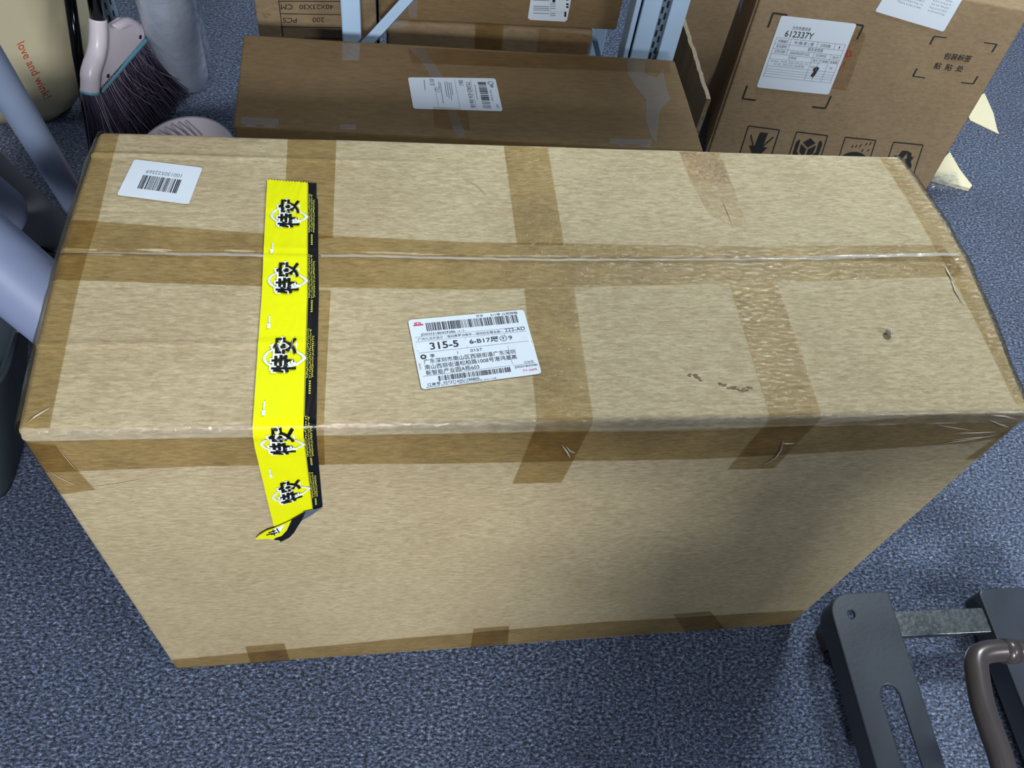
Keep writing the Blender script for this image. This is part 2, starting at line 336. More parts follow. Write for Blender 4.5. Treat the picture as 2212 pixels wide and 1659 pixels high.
# ---------------------------------------------------------------- printing: flat marks laid on a surface through a mapping
_tc = {}
def text_tris(s, bold=0., shear=0.):
    k = (s, bold, shear)
    if k in _tc: return _tc[k]
    cu = bpy.data.curves.new('t', 'FONT'); cu.body = s; cu.size = 1; cu.resolution_u = 3; cu.offset = bold; cu.shear = shear
    o = bpy.data.objects.new('t', cu); C.objects.link(o)
    dg = bpy.context.evaluated_depsgraph_get(); me = bpy.data.meshes.new_from_object(o.evaluated_get(dg))
    v = [(p.co.x, p.co.y) for p in me.vertices]; f = [tuple(p.vertices) for p in me.polygons]
    bpy.data.objects.remove(o); bpy.data.curves.remove(cu); bpy.data.meshes.remove(me)
    _tc[k] = (v, f); return _tc[k]
class Print:
    def __init__(s): s.v = []; s.f = []
    def poly(s, pts): n = len(s.v); s.v += list(pts); s.f.append(tuple(range(n, n+len(pts)))); return s
    def rect(s, x0, y0, x1, y1): return s.poly([(x0, y0), (x1, y0), (x1, y1), (x0, y1)])
    def line(s, x0, y0, x1, y1, w_=.3):
        d = Vector((x1-x0, y1-y0)); d.normalize(); n = Vector((-d.y, d.x))*w_/2
        return s.poly([(x0-n.x, y0-n.y), (x1-n.x, y1-n.y), (x1+n.x, y1+n.y), (x0+n.x, y0+n.y)])
    def frame(s, x0, y0, x1, y1, w_=.3):
        s.line(x0, y0, x1, y0, w_); s.line(x0, y1, x1, y1, w_); s.line(x0, y0, x0, y1, w_); return s.line(x1, y0, x1, y1, w_)
    def text(s, t, x, y, size, width=None, align='l', bold=0., rot=0., shear=0.):
        """size = em height; width stretches or squeezes the line to a measured length; rot in degrees about (x, y)"""
        v, f = text_tris(t, bold, shear)
        if not v: return s
        x0 = min(p[0] for p in v); x1 = max(p[0] for p in v); sx = width/(x1-x0) if width else size
        ox = {'l': -x0, 'c': -(x0+x1)/2, 'r': -x1}[align]; c, q = math.cos(math.radians(rot)), math.sin(math.radians(rot))
        n = len(s.v)
        for p in v:
            a, b = (p[0]+ox)*sx, p[1]*size; s.v.append((x+a*c-b*q, y+a*q+b*c))
        s.f += [tuple(i+n for i in g) for g in f]; return s
    def ring(s, x, y, r0, r1, n=28, sy=1.):
        for k in range(n):
            a, b = 2*math.pi*k/n, 2*math.pi*(k+1)/n
            s.poly([(x+r0*math.cos(a), y+r0*sy*math.sin(a)), (x+r1*math.cos(a), y+r1*sy*math.sin(a)), (x+r1*math.cos(b), y+r1*sy*math.sin(b)), (x+r0*math.cos(b), y+r0*sy*math.sin(b))])
        return s
    def disc(s, x, y, r, n=20): return s.poly([(x+r*math.cos(2*math.pi*k/n), y+r*math.sin(2*math.pi*k/n)) for k in range(n)])
    def bars(s, x0, y0, x1, y1, n, seed=1, vert=False):
        rn = random.Random(seed); ws = [rn.choice([1, 1, 1, 2, 2, 3]) for _ in range(2*n)]; tot = sum(ws); p = 0
        L_ = (y1-y0) if vert else (x1-x0)
        for i, q in enumerate(ws):
            a, b = p/tot*L_, (p+q)/tot*L_; p += q
            if i % 2 == 0:
                s.rect(x0, y0+a, x1, y0+b) if vert else s.rect(x0+a, y0, x0+b, y1)
        return s
    def scribble(s, x0, y0, x1, size, n=10, seed=1):
        """unreadable small characters as the photo shows them: short strokes"""
        rn = random.Random(seed); st = (x1-x0)/n
        for k in range(n):
            cx = x0+st*(k+.45)
            for _ in range(4):
                a, b = rn.uniform(-.35, .35)*st, rn.uniform(0, size*.8)
                if rn.random() < .5: s.line(cx+a-.2*st, y0+b, cx+a+.25*st, y0+b, size*.13)
                else: s.line(cx+a, y0+b*.3, cx+a, y0+b*.3+size*.5, size*.13)
        return s
    def build(s, name, mat, parent, fn, maxlen=None, label=None):
        if maxlen:
            bm = bmesh.new(); vs = [bm.verts.new((p[0], p[1], 0)) for p in s.v]
            for g in s.f:
                try: bm.faces.new([vs[i] for i in g])
                except ValueError: pass
            bmesh.ops.triangulate(bm, faces=bm.faces)
            for _ in range(5):
                e = [e for e in bm.edges if e.calc_length() > maxlen]
                if not e: break
                bmesh.ops.subdivide_edges(bm, edges=e, cuts=1)
                bmesh.ops.triangulate(bm, faces=[f for f in bm.faces if len(f.verts) > 3])
            bm.verts.index_update(); v = [(q.co.x, q.co.y) for q in bm.verts]; f = [tuple(q.index for q in g.verts) for g in bm.faces]; bm.free()
        else: v, f = s.v, s.f
        return obj(name, [fn(*p) for p in v], f, mat, parent, label=label, sheet_up=True)
def quadmap(box, q, face, wd, ht, off):
    """millimetre coordinates (origin lower left) on a sheet whose corners LL LR UR UL lie on a face"""
    c = [box.inv(x, y, face) for x, y in q]
    def fn(x, y, extra=0.):
        u, v = x/wd, y/ht
        a = [c[0][k]*(1-u)*(1-v)+c[1][k]*u*(1-v)+c[2][k]*u*v+c[3][k]*(1-u)*v for k in (0, 1)]
        return box.surf(box.net('tf', *a), off+extra)
    return fn
def sheet(name, parent, fn, wd, ht, mat=LABEL, rc=3., n=10, label=None):
    p = []
    for cx, cy, a0 in ((wd-rc, rc, -90), (wd-rc, ht-rc, 0), (rc, ht-rc, 90), (rc, rc, 180)):
        for k in range(5):
            a = math.radians(a0+90*k/4); p.append((cx+rc*math.cos(a), cy+rc*math.sin(a)))
    pr = Print(); pr.poly(p); o = pr.build(name, mat, parent, fn, maxlen=max(wd, ht)/n, label=label)
    return solidify(o, .0002)

# ================================================================ the large carton in front
Hm = .74
tFL, tFR, tBR, tBL = at(32, 934, Hm), at(2232, 893, Hm), at(1944, 336, Hm), at(212, 281, Hm)
bFL, bFR = at(378, 1447, 0.0), at(1712, 1350, 0.0)
bBR = bFR+(tBR-tFR)*np.array([1, 1, 0]); bBL = bFL+(tBL-tFL)*np.array([1, 1, 0])
def bulge_main(u, v, h):
    k = math.sin(math.pi*min(1, max(0, v)))
    kr = math.sin(math.pi*min(1, max(0, v))**1.25)
    x = -.007*k*(1-u)**6+.021*kr*u**6
    return Vector((x*h, 0, 0))+Vector((0, -.004, 0))*math.sin(math.pi*min(1, max(0, u)))*math.sin(math.pi*min(1, max(0, h)))*(1-v)
MBX = WBox([bFL, bFR, bBR, bBL], [tFL, tFR, tBR, tBL], r=.0085, bulge=bulge_main)
ysm = (MBX.inv(400, 550, 'top')[1]+MBX.inv(1700, 561, 'top')[1])/2
yc1 = MBX.inv(900, 352, 'top')[1]; yc2 = MBX.inv(300, 744, 'top')[1]; yc3 = MBX.inv(300, 456, 'top')[1]
def disp_main(p):
    d = .0007*noise.noise(Vector((p[0]*7, p[1]*7, p[2]*7)))+.0002*noise.noise(Vector((p[0]*40, p[1]*60, p[2]*60)))
    if p[2] > MBX.H-1e-6:
        y = p[1]; x = p[0]/MBX.W
        d += -.0026*math.exp(-((y-ysm-.0015*math.sin(x*9))/.0024)**2)+.0012*math.exp(-((y-ysm)/.012)**2)
        d += .0016*math.exp(-((y-yc1)/.0042)**2)*max(0, 1-x*1.2)+.0006*math.exp(-((y-yc1)/.0042)**2)
        d += .0018*math.exp(-((y-yc2)/.0045)**2)*max(0, 1-1.6*x)
        d -= .0009*math.exp(-((y-yc3)/.003)**2)*max(0, 1-1.6*x)
    elif p[1] < 1e-6:
        z = MBX.H-p[2]; x = p[0]/MBX.W
        d += .0014*math.exp(-((z-.0135-.004*x)/.0028)**2)
    e = min(p[0], MBX.W-p[0])
    return d
MBX.disp = disp_main
big = thing('cardboard_box', 'largest light brown cardboard box, in front, banded with brown packing tape and yellow tape', 'box', tuple((Vector(bFL)+Vector(bFR)+Vector(bBR)+Vector(bBL))/4))
MBX.body('carton', K_MAIN, big, 60, 30, 40, ey=(ysm, yc1, yc2, yc3), ez=(MBX.H-.0155,))
W_, D_, H_ = MBX.W, MBX.D, MBX.H
T = lambda *q: [MBX.inv(x, y, 'top') for x, y in q]
Fn = lambda *q: [MBX.inv(x, y, 'front') for x, y in q]
def tape(L_, R_, mat=TAPE, off=.0005, kind='tf', name='packing_tape', **k): return MBX.strip(name, L_, R_, mat, big, off=off, kind=kind, seed=random.random()*9, **k)
# along the centre seam
tape(T((128, 473), (560, 504), (1000, 523), (1640, 533), (2034, 529)), T((96, 604), (560, 619), (1000, 626), (1640, 611), (2090, 597)), off=.0004)
# cross bands, back half
tape(T((622, 296), (612, 520)), T((727, 300), (719, 516)))
tape(T((1088, 314), (1117, 527)), T((1183, 320), (1219, 531)))
tape(T((1467, 327), (1497, 400), (1532, 462), (1580, 487)), T((1555, 331), (1583, 400), (1606, 462), (1618, 492)), TAPE_OLD, off=.0009)
tape(T((1467, 327), (1492, 391)), T((1555, 331), (1580, 396)), TAPE_OLD, off=.0014)
# cross bands, front half, folded over the front edge
a, b = T((604, 620), (588, 916)), T((715, 628), (700, 915))
tape(a+Fn((588, 1008)), b+Fn((702, 1004)))
a, b = T((1133, 624), (1160, 905)), T((1240, 622), (1281, 900))
fa, fb = Fn((1107, 1044)), Fn((1213, 1041)); tape(a+fa, b+fb, off=.0009)
a, b = T((1575, 612), (1661, 890)), T((1678, 611), (1771, 884))
tape(a+Fn((1571, 1014)), b+Fn((1672, 1011)), off=.0009)
# band under the front edge, with its corner ends
tape([(-.0, MBX.inv(42, 951, 'front')[1])]+Fn((430, 944), (1040, 934), (1540, 928), (1780, 915), (2090, 892))+[(W_, -.006)],
     [(-.0, MBX.inv(90, 1020, 'front')[1])]+Fn((430, 1006), (1040, 999), (1540, 990), (1780, 977), (2090, 957))+[(W_, -.052)], off=.0005)
tape(Fn((42, 951), (118, 1068)), Fn((120, 960), (206, 1056)), off=.0012)
tape(Fn((2165, 935), (2085, 992)), [(W_, -.02), (W_, MBX.inv(2120, 988, 'front')[1])], off=.0012)
# side bands folded over the left and right edges
def edge_band(pts, side, mat=TAPE, drop=.045):
    ins = T(*pts)
    if side == 'l': L_ = [(-drop, y) for x, y in ins]; return tape_ts(L_, ins, 'tl', mat)
    L_ = [(W_+drop, y) for x, y in ins]; return tape_ts(L_, ins, 'tr', mat)
def tape_ts(A, B, kind, mat):
    v = []; f = []; rows = []; lim = 0 if kind == 'tl' else W_
    for i in range(len(A)-1):
        n = max(1, int(abs(A[i+1][1]-A[i][1])/.006))
        for k in range(n): t = k/n; rows.append(((A[i][0]*(1-t)+A[i+1][0]*t, A[i][1]*(1-t)+A[i+1][1]*t), (B[i][0]*(1-t)+B[i+1][0]*t, B[i][1]*(1-t)+B[i+1][1]*t)))
    rows.append((A[-1], B[-1])); m = 40; sd = random.random()*9
    for a_, b_ in rows:
        for j in range(m+1):
            t = j/m; p = (a_[0]*(1-t)+b_[0]*t, a_[1]*(1-t)+b_[1]*t)
            lift = .0045*math.exp(-((p[0]-lim)/.012)**2)*(.75+.5*noise.noise(Vector((p[1]*22, sd, 0))))
            v.append(MBX.surf(MBX.net(kind, *p), .0011+lift+.0003*noise.noise(Vector((p[0]*70, p[1]*70, sd)))))
    for i in range(len(rows)-1):
        for j in range(m): k = i*(m+1)+j; f.append((k, k+m+1, k+m+2, k+1))
    return obj('packing_tape', v, f, mat, big, True, sheet_up='z')
edge_band([(259, 286), (213, 475), (172, 615), (140, 770), (108, 925)], 'l')
edge_band([(1899, 341), (2018, 534), (2120, 720), (2196, 873)], 'r')
SEAMF = film('seam_highlight_film', (.98, .98, .98, 1), haze=.28, hazecol=(.9, .9, .9, 1), rough=.1, bump=.3, bscale=60, gloss=.8)  # white haze puts the ridge highlight into the colour
EDGEF = film('clear_edge_film', (.97, .97, .98, 1), haze=.05, hazecol=(.75, .78, .82, 1), rough=.07, bump=.8, bscale=60, gloss=1.)
for side, lim in (('tl', 0.), ('tr', W_)):      # clear film standing a little proud of the side edges
    v = []; f = []; n = 90; m = 14
    for i in range(n+1):
        y = D_*(.03+.94*i/n)
        for j in range(m+1):
            s_ = (-.02+.026*j/m)*(1 if side == 'tl' else -1)+lim
            l_ = (.0030+.002*noise.noise(Vector((y*14, lim, j*.15))))*math.sin(math.pi*j/m)+.0012
            v.append(MBX.surf(MBX.net(side, s_, y), l_))
    for i in range(n):
        for j in range(m): k = i*(m+1)+j; f.append((k, k+m+1, k+m+2, k+1))
    obj('clear_film_or_highlight', v, f, EDGEF, big, True, sheet_up='z')
# whitish strip riding the seam, its haze painting the ridge's highlight
MBX.strip('clear_film_or_highlight', T((130, 544), (572, 553)), T((128, 550), (572, 559)), SEAMF, big, off=.0022, wr=.0012, step=.003, seed=3.)
MBX.strip('clear_film_or_highlight', T((694, 553), (1210, 562), (1640, 560), (2068, 549)), T((694, 559), (1210, 568), (1640, 566), (2070, 556)), SEAMF, big, off=.0022, wr=.0012, step=.003, seed=3.)
MBX.strip('clear_film_or_highlight', [(.004, .004), (W_-.004, .004)], [(.004, -.013), (W_-.004, -.013)], EDGEF, big, off=.0010, wr=.0006, step=.004, across=16, seed=5.)
# band and stubs along the bottom edge
zb = lambda x, y: MBX.inv(x, y, 'front')
tape(Fn((372, 1424), (617, 1403), (850, 1380), (1310, 1342), (1450, 1335), (1740, 1317)), [(a_[0], -H_+.001) for a_ in Fn((378, 1445), (622, 1430), (850, 1412), (1310, 1378), (1450, 1368), (1720, 1346))], off=.0005)
for q in (((530, 1396), (614, 1389), 536, 622), ((1023, 1357), (1100, 1351), 1012, 1090), ((1455, 1326), (1535, 1320), 1438, 1516)):
    a_, b_ = Fn(q[0], q[1]); tape([a_, (zb(q[2], 1420)[0], -H_+.001)], [b_, (zb(q[3], 1415)[0], -H_+.001)], off=.001)
# raised wrinkles in the clear and brown tape
WRK = plain('wrinkled_clear_tape', srgb(196, 184, 168), rough=.25, var=.1, vscale=90)
def wrinkle(pts, face, r=.0008):
    p = [MBX.surf(MBX.net('tf', *MBX.inv(x, y, face)), .0012) for x, y in pts]; p = [p[0]+(p[1]-p[0])*.0]+p[1:]
    n = len(p); m = MB(); q = []
    for i in range(n-1):
        for k in range(4): q.append(p[i]+(p[i+1]-p[i])*(k/4))
    q.append(p[-1]); L_ = len(q); m.tube(q, [max(.00012, r*math.sin(math.pi*(i+.3)/(L_-.4))) for i in range(L_)], 8)
    return m.build('tape_wrinkle', WRK, big, True)
for pts, face, r in (([(2038, 956), (2090, 948), (2150, 938)], 'front', .0011), ([(2060, 934), (2110, 933), (2152, 931)], 'front', .0009), ([(2022, 914), (2060, 922), (2098, 928)], 'front', .0007),
                     ([(2046, 950), (2100, 944), (2140, 941)], 'front', .0008), ([(2135, 905), (2160, 915), (2178, 921)], 'front', .0012), ([(2140, 897), (2170, 899), (2200, 905)], 'front', .0010),
                     ([(1214, 960), (1225, 975), (1232, 988)], 'front', .0010), ([(1222, 962), (1232, 973), (1243, 977)], 'front', .0007),
                     ([(1692, 950), (1686, 972), (1674, 988), (1645, 1006)], 'front', .0010), ([(1690, 956), (1700, 957), (1716, 956)], 'front', .0009),
                     ([(56, 918), (76, 902), (110, 881)], 'top', .0010), ([(128, 968), (150, 995), (168, 1016)], 'front', .0004), ([(95, 1008), (130, 1030), (165, 1047)], 'front', .0004),
                     ([(176, 1054), (260, 1042), (350, 1025)], 'front', .0004), ([(2052, 600), (2062, 630), (2082, 662)], 'top', .0007), ([(2036, 566), (2046, 590), (2058, 610)], 'top', .0012),
                     ([(1558, 427), (1570, 455), (1586, 495)], 'top', .0004), ([(1000, 385), (1030, 400), (1055, 425)], 'top', .0004)):
    wrinkle(pts, face, r)
# worn spots
st = Print(); rn = random.Random(4)
for cx, cy in ((1495, 812), (1505, 818), (1580, 838), (1600, 842), (1615, 840), (1560, 830)):
    for k in range(5):
        x0, y0 = cx+rn.uniform(-9, 9), cy+rn.uniform(-4, 4); st.poly([(x0+rn.uniform(2, 6)*math.cos(t), y0+rn.uniform(1, 3)*math.sin(t)) for t in [i*math.pi/4 for i in range(8)]])
st.build('scuff_mark', STAIN, big, lambda x, y: MBX.surf(MBX.net('tf', *MBX.inv(x, y, 'top')), .0003))

# ---- yellow and black warning tape with its printing
yl = T((578, 390), (566, 640), (547, 912)); yr = T((687, 399), (689, 640), (684, 912))
yl += Fn((550, 960), (592, 1134)); yr += Fn((685, 960), (697, 1091))
seg = [0]
for i in range(1, 5):
    ml = [(yl[i][k]+yr[i][k])/2-(yl[i-1][k]+yr[i-1][k])/2 for k in (0, 1)]; seg.append(seg[-1]+math.hypot(*ml))
YLEN = seg[-1]
def ymap(off):
    def fn(x, l, extra=0.):          # x 0..1 across, l metres along
        i = 0
        while i < 3 and l > seg[i+1]: i += 1
        t = (l-seg[i])/(seg[i+1]-seg[i]); a_ = [yl[i][k]*(1-t)+yl[i+1][k]*t for k in (0, 1)]; b_ = [yr[i][k]*(1-t)+yr[i+1][k]*t for k in (0, 1)]
        return MBX.surf(MBX.net('tf', a_[0]*(1-x)+b_[0]*x, a_[1]*(1-x)+b_[1]*x), off+extra)
    return fn
def yband(name, x0, x1, mat, off, jag, kink=0):
    fn = ymap(off); m = 28; n = 130; v = []; f = []
    for i in range(n+1):
        for j in range(m+1):
            l = YLEN*i/n; x = x0+(x1-x0)*j/m
            if i == 0: l += (jag if j % 2 else -jag)
            if kink and l < .028: x = x0+(x-x0)*.86
            wr = .0005*abs(noise.noise(Vector((x*5, l*26+x*6, 2.))))+(.001*abs(noise.noise(Vector((x*9+l*40, l*15, 5.)))) if l < .06 else 0)
            v.append(fn(x, l, wr))
    for i in range(n):
        for j in range(m): k = i*(m+1)+j; f.append((k, k+m+1, k+m+2, k+1))
    return obj(name, v, f, mat, ytape, True, sheet_up=True)
ytape = bpy.data.objects.new('sealing_tape', None); C.objects.link(ytape); ytape.parent = big
ytape['label'] = 'yellow and black printed sealing tape'
yband('yellow_band', 0, .80, YEL, .0020, .0012)
yband('black_band', .797, 1., BLK, .0021, .0008, 1)
def yl_at(py, face='top'):
    x = MBX.inv(625, py, face); 
    best = min(range(1000), key=lambda k: (lambda i_: abs(i_))( (lambda l: _s_at(l)-x[1])(YLEN*k/1000)))
    return YLEN*best/1000
def _s_at(l):
    i = 0
    while i < 3 and l > seg[i+1]: i += 1
    t = (l-seg[i])/(seg[i+1]-seg[i]); return ((yl[i][1]+yr[i][1])*(1-t)+(yl[i+1][1]+yr[i+1][1])*t)/2
TW = math.hypot(yr[0][0]-yl[0][0], yr[0][1]-yl[0][1])       # tape width in metres
def glyph(ch, lc, dl, bold, em=.0246):        # characters read upwards, their heads to the left
    pr = Print(); v, f = text_tris(ch, bold); x0 = min(p[0] for p in v); x1 = max(p[0] for p in v); y0 = min(p[1] for p in v); y1 = max(p[1] for p in v)
    for p in v: pr.v.append((.445-(p[1]-(y0+y1)/2)*em*1.08/TW, lc+dl-(p[0]-(x0+x1)/2)*em))
    pr.f = list(f); return pr
for (py, face) in ((465, 'top'), (604, 'top'), (771, 'top'), (950, 'front'), (1055, 'front')):
    lc = yl_at(py, face)
    ringp = Print()
    for k in range(40):                                       # pale drop-shaped ring behind the characters
        a0, a1 = 2*math.pi*k/40, 2*math.pi*(k+1)/40
        def rp(a, s): return (.42+(.31 if math.cos(a) < 0 else .38*(1-.25*abs(math.sin(a))))*math.cos(a)*s, lc+.004+.0135*math.sin(a)*s)
        ringp.poly([rp(a0, .88), rp(a0, 1.05), rp(a1, 1.05), rp(a1, .88)])
    rg = ringp.build('printed_ring', PALE_PRINT, ytape, ymap(.0031), maxlen=.02)
    for ch, dl in (('\u7279', .0122), ('\u5b89', -.0122)):
        wo = glyph(ch, lc, dl, .10).build('white_outline', WHITE_PRINT, ytape, ymap(.0033), maxlen=.02)
        glyph(ch, lc, dl, .026).build('printed_character', BLK, wo, ymap(.0035), maxlen=.02)
    c_ = (.425, lc-.0115); sh = [(-.085, 0), (-.05, .0045), (.03, .0042), (.11, 0), (.03, -.0042), (-.05, -.0045)]; sym = Print()
    for (p, q) in zip(sh, sh[1:]+sh[:1]):
        sym.poly([(c_[0]+p[0], c_[1]+p[1]), (c_[0]+q[0], c_[1]+q[1]), (c_[0]+q[0]*.75, c_[1]+q[1]*.75), (c_[0]+p[0]*.75, c_[1]+p[1]*.75)])
    sym.build('shield_mark', WHITE_PRINT, rg, ymap(.0037), maxlen=.02)
    if lc-.055 > .004:
        tick = Print(); tick.rect(.13, lc-.044, .19, lc-.037); tick.rect(.15, lc-.055, .178, lc-.0445); tick.build('small_logo', PALE_PRINT, ytape, ymap(.0032), maxlen=.02)
    rr = random.Random(9); ypr = Print()
    for col, (x_, l0, l1) in enumerate(((.833, -.036, .030), (.875, -.035, .030), (.917, -.026, .030))):
        l = lc+l0
        while l < lc+l1 and l < YLEN-.01:
            for _ in range(4):
                a_ = rr.uniform(-.013, .011)
                if rr.random() < .5: ypr.rect(x_+a_, l, x_+a_+.016, l+.0006)
                else: ypr.rect(x_+a_, l, x_+a_+.006, l+.0018)
            l += .0026
    l = lc+.034
    while l < lc+.050 and l < YLEN-.012: ypr.rect(.868, l, .886, l+.0020); ypr.rect(.890, l, .899, l+.0020); l += .0031
    ypr.build('small_print', YEL_PRINT, ytape, ymap(.0034), maxlen=.02)
ln = Print(); ln.rect(.805, .004, .812, YLEN-.003); ln.build('yellow_rule', YEL_PRINT, ytape, ymap(.0032), maxlen=.02)
fm = lambda off: (lambda x, y: MBX.surf(MBX.net('tf', *MBX.inv(x, y, 'front')), off))
for nm, pts, mt, of in (('folded_yellow_end', [(591, 1134), (630, 1116), (620, 1138), (609, 1150), (597, 1154), (590, 1158), (572, 1157), (552, 1158), (560, 1149), (576, 1139)], YEL, .0045),
                        ('folded_black_end', [(629, 1116), (661, 1098), (652, 1117), (643, 1131), (636, 1143), (626, 1154), (607, 1164), (603, 1160), (596, 1160), (590, 1157), (598, 1153), (609, 1149), (620, 1138)], BLK, .0042),
                        ('silver_underside', [(655, 1099), (697, 1090), (670, 1108), (650, 1119)], SILVER, .0038)):
    p_ = Print(); p_.poly(pts); solidify(p_.build(nm, mt, ytape, fm(of), maxlen=12), .0006)
Print().poly([(583, 1142), (598, 1131), (616, 1125), (608, 1139), (594, 1149)]).build('folded_white_print', WHITE_PRINT, ytape, fm(.0048))
p_ = Print()
for a in ((580, 1143, 596, 1138), (586, 1147, 600, 1142), (590, 1136, 594, 1149), (598, 1133, 604, 1143), (576, 1148, 590, 1144)): p_.line(*a, 2.4)
p_.build('folded_print', BLK, ytape, fm(.0051))

# ---- labels on the large carton
def label_part(name, parent, box, q, face, wd, ht, off, desc=None, rc=3.):
    fn = quadmap(box, q, face, wd, ht, off); s_ = sheet(name, parent, fn, wd, ht, rc=rc, label=desc); return s_, quadmap(box, q, face, wd, ht, off+.00035)
# white barcode sticker, back left (printed upside down as seen)
sb, fb_ = label_part('barcode_sticker', big, MBX, [(438, 364), (291, 346), (253, 423), (408, 443)], 'top', 90, 60, .0012, 'white barcode sticker, upside down')
p_ = Print(); p_.bars(24, 21, 84-17, 44, 26, 5); p_.v = p_.v; 
pm = Print(); pm.bars(22, 14, 70, 40, 30, 5); pm.text('100130522569', 22, 5, 7.4, width=48) if False else None
pm = Print(); pm.bars(20, 24, 70, 46, 30, 5).build('barcode', INK, sb, fb_, maxlen=20)
pt = Print(); pt.text('100130522569', 22, 15, 8, width=46); pt.build('printed_number', INK_SOFT, sb, fb_)
# shipping label in the middle
sl, fl = label_part('shipping_label', big, MBX, [(911, 843), (1170, 808), (1131, 670), (881, 693)], 'top', 100, 76, .0012, 'large white shipping label with barcodes and Chinese address')
bk = Print(); rd = Print(); gy = Print()
bk.bars(14, 61, 93, 70.5, 62, 11)
bk.text('JD0253180429386 -1-1-', 8, 56.6, 3.6, width=38)
rd.text('JDL', 4, 69.3, 4.2, width=7.5, bold=.03); rd.rect(3.6, 68.4, 12, 69.4)
gy.text('\u81ea\u8425', 58, 72, 3.2); bk.text('211\u4ead \u516c\u53f8\u8f6c\u8d26', 70, 71.6, 3.4, width=24)
bk.text('\u5e7f\u5dde\u4e5d\u9f99\u5c95\u8d27\u4ed3\u2014\u6df1\u5733\u71d5\u7f57\u5206\u62e3\u4e2d\u2014\u6df1\u5733\u767d\u77f3\u8425\u4e1a\u90e8\u2014', 5, 51.5, 3.2, width=73)
bk.text('222-AD', 79, 51.5, 5.6, width=17.5)
bk.text('315-5', 13.5, 40.5, 10, width=24, bold=.018); bk.text('6-B17\u5c55', 47, 42, 6.8, width=25, bold=.008); bk.text('9', 80.5, 42, 6.8, bold=.008); bk.text('9', 74.6, 42.7, 5)
bk.ring(76, 44.4, 2.9, 3.3)
bk.ring(6.6, 33.5, 1.2, 2.5); bk.text('\u674e', 12, 32, 4.4); bk.text('1', 35, 32.6, 4); bk.text('0157', 46, 33, 4.4, width=10)
bk.text('\u5e7f\u4e1c\u6df1\u5733\u5e02\u5357\u5c71\u533a\u897f\u4e3d\u8857\u9053\u5e7f\u4e1c\u6df1\u5733', 6, 26, 5.6, width=77)
bk.text('\u5357\u5c71\u897f\u4e3d\u8857\u9053\u677e\u67cf\u8def1008\u53f7\u6e2f\u9e3f\u57fa\u9ad8', 6, 20, 5.6, width=77)
bk.text('\u65b0\u667a\u80fd\u4ea7\u4e1a\u56edA\u680b603', 6, 14, 5.6, width=44)
bk.bars(15, 6.2, 76, 11.5, 56, 13); bk.text('\u8ba2\u5355\u53f7: 3573716001788805', 5, 2.6, 3.4, width=43)
gy.text('02\u670826\u65e5 22:24 \u5e7f\u5dde-188\u5e02\u533a\u516c\u53f8\u8f6c\u8d26 SF0115\u5355', 4, .6, 2.2, width=58)
bk.text('JD0253180429386', 79, 9.4, 3, width=19.5); rd.text('TY-2605', 85, 4.5, 3, width=12); gy.text('\u5df2\u9a8c\u89c6', 88, 13.5, 2.8)
for y in (55.5, 50, 38): gy.line(3, y, 97, y, .25)
gy.line(3, 13, 76, 13, .25); gy.line(44, 38, 44, 49.5, .25); gy.line(78, 14, 78, 50, .25); gy.line(78, 12.6, 97, 12.6, .25)
gy.scribble(2.2, 40, 4, 1.2, 2, 3); gy.text('\u5927\u4ef6\u5b85\u914d', 3, 20, 1.8, rot=90)
bk.build('printed_text', INK, sl, fl, maxlen=25); gy.build('fine_print', INK_SOFT, sl, fl, maxlen=25); rd.build('red_print', INK_RED, sl, fl)

# tiny clear bead lying on the carton
bc = MBX.surf(MBX.net('tf', *MBX.inv(1917, 721, 'top')), .0)
bd = MB(); n_ = 12
for i in range(9):
    a_ = math.pi*i/8
    for k in range(n_): bd.v.append((bc.x+.0052*math.sin(a_)*math.cos(2*math.pi*k/n_), bc.y+.0052*math.sin(a_)*math.sin(2*math.pi*k/n_), bc.z+.0046-.0044*math.cos(a_)*(1 if i > 4 else .8)))
for i in range(8):
    for k in range(n_): bd.f.append((i*n_+k, i*n_+(k+1) % n_, (i+1)*n_+(k+1) % n_, (i+1)*n_+k))
tag(bd.build('bead', BEAD, None, True, origin=tuple(bc)), 'tiny shiny clear bead lying on the right side of the large box top', 'bead')

# ================================================================ dark brown wide box behind
Zd = .6
dt = [at(503, 272, Zd), at(1521, 326, Zd), at(1458, 129, Zd), at(526, 73, Zd)]
db = [np.array([p[0], p[1], 0.]) for p in dt]
DBX = WBox(db, dt, r=.005, disp=lambda p: .0012*noise.noise(Vector((p[0]*6, p[1]*9, p[2]*6))))
dark = thing('cardboard_box', 'wide dark brown box behind the largest one, white label and clear tape on its lid', 'box', tuple((Vector(db[0])+Vector(db[2]))/2))
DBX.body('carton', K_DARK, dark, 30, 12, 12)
dT = lambda *q: [DBX.inv(x, y, 'top') for x, y in q]
def dpoly(name, pts, mat, off=.0006, ml=.02):
    c_ = dT(*pts); p = Print(); p.poly([(a_*1000, b_*1000) for a_, b_ in c_])
    return p.build(name, mat, dark, lambda x, y: DBX.surf(DBX.net('tf', x/1000, y/1000), off+.0004*noise.noise(Vector((x*.09, y*.09, 1)))), maxlen=ml*1000)
dpoly('packing_tape', [(739, 93), (778, 95), (776, 132), (739, 130)], CLEAR)
dpoly('packing_tape', [(735, 268), (769, 270), (768, 291), (733, 289)], CLEAR)
dpoly('packing_tape', [(882, 103), (918, 107), (946, 152), (960, 172), (985, 240), (1008, 298), (985, 300), (966, 240), (930, 165), (908, 130)], HAZY)
dpoly('packing_tape', [(1352, 124), (1394, 126), (1392, 160), (1418, 170), (1432, 150), (1436, 180), (1447, 215), (1425, 240), (1417, 308), (1406, 296), (1395, 255), (1396, 215), (1374, 190), (1356, 160)], HAZY)
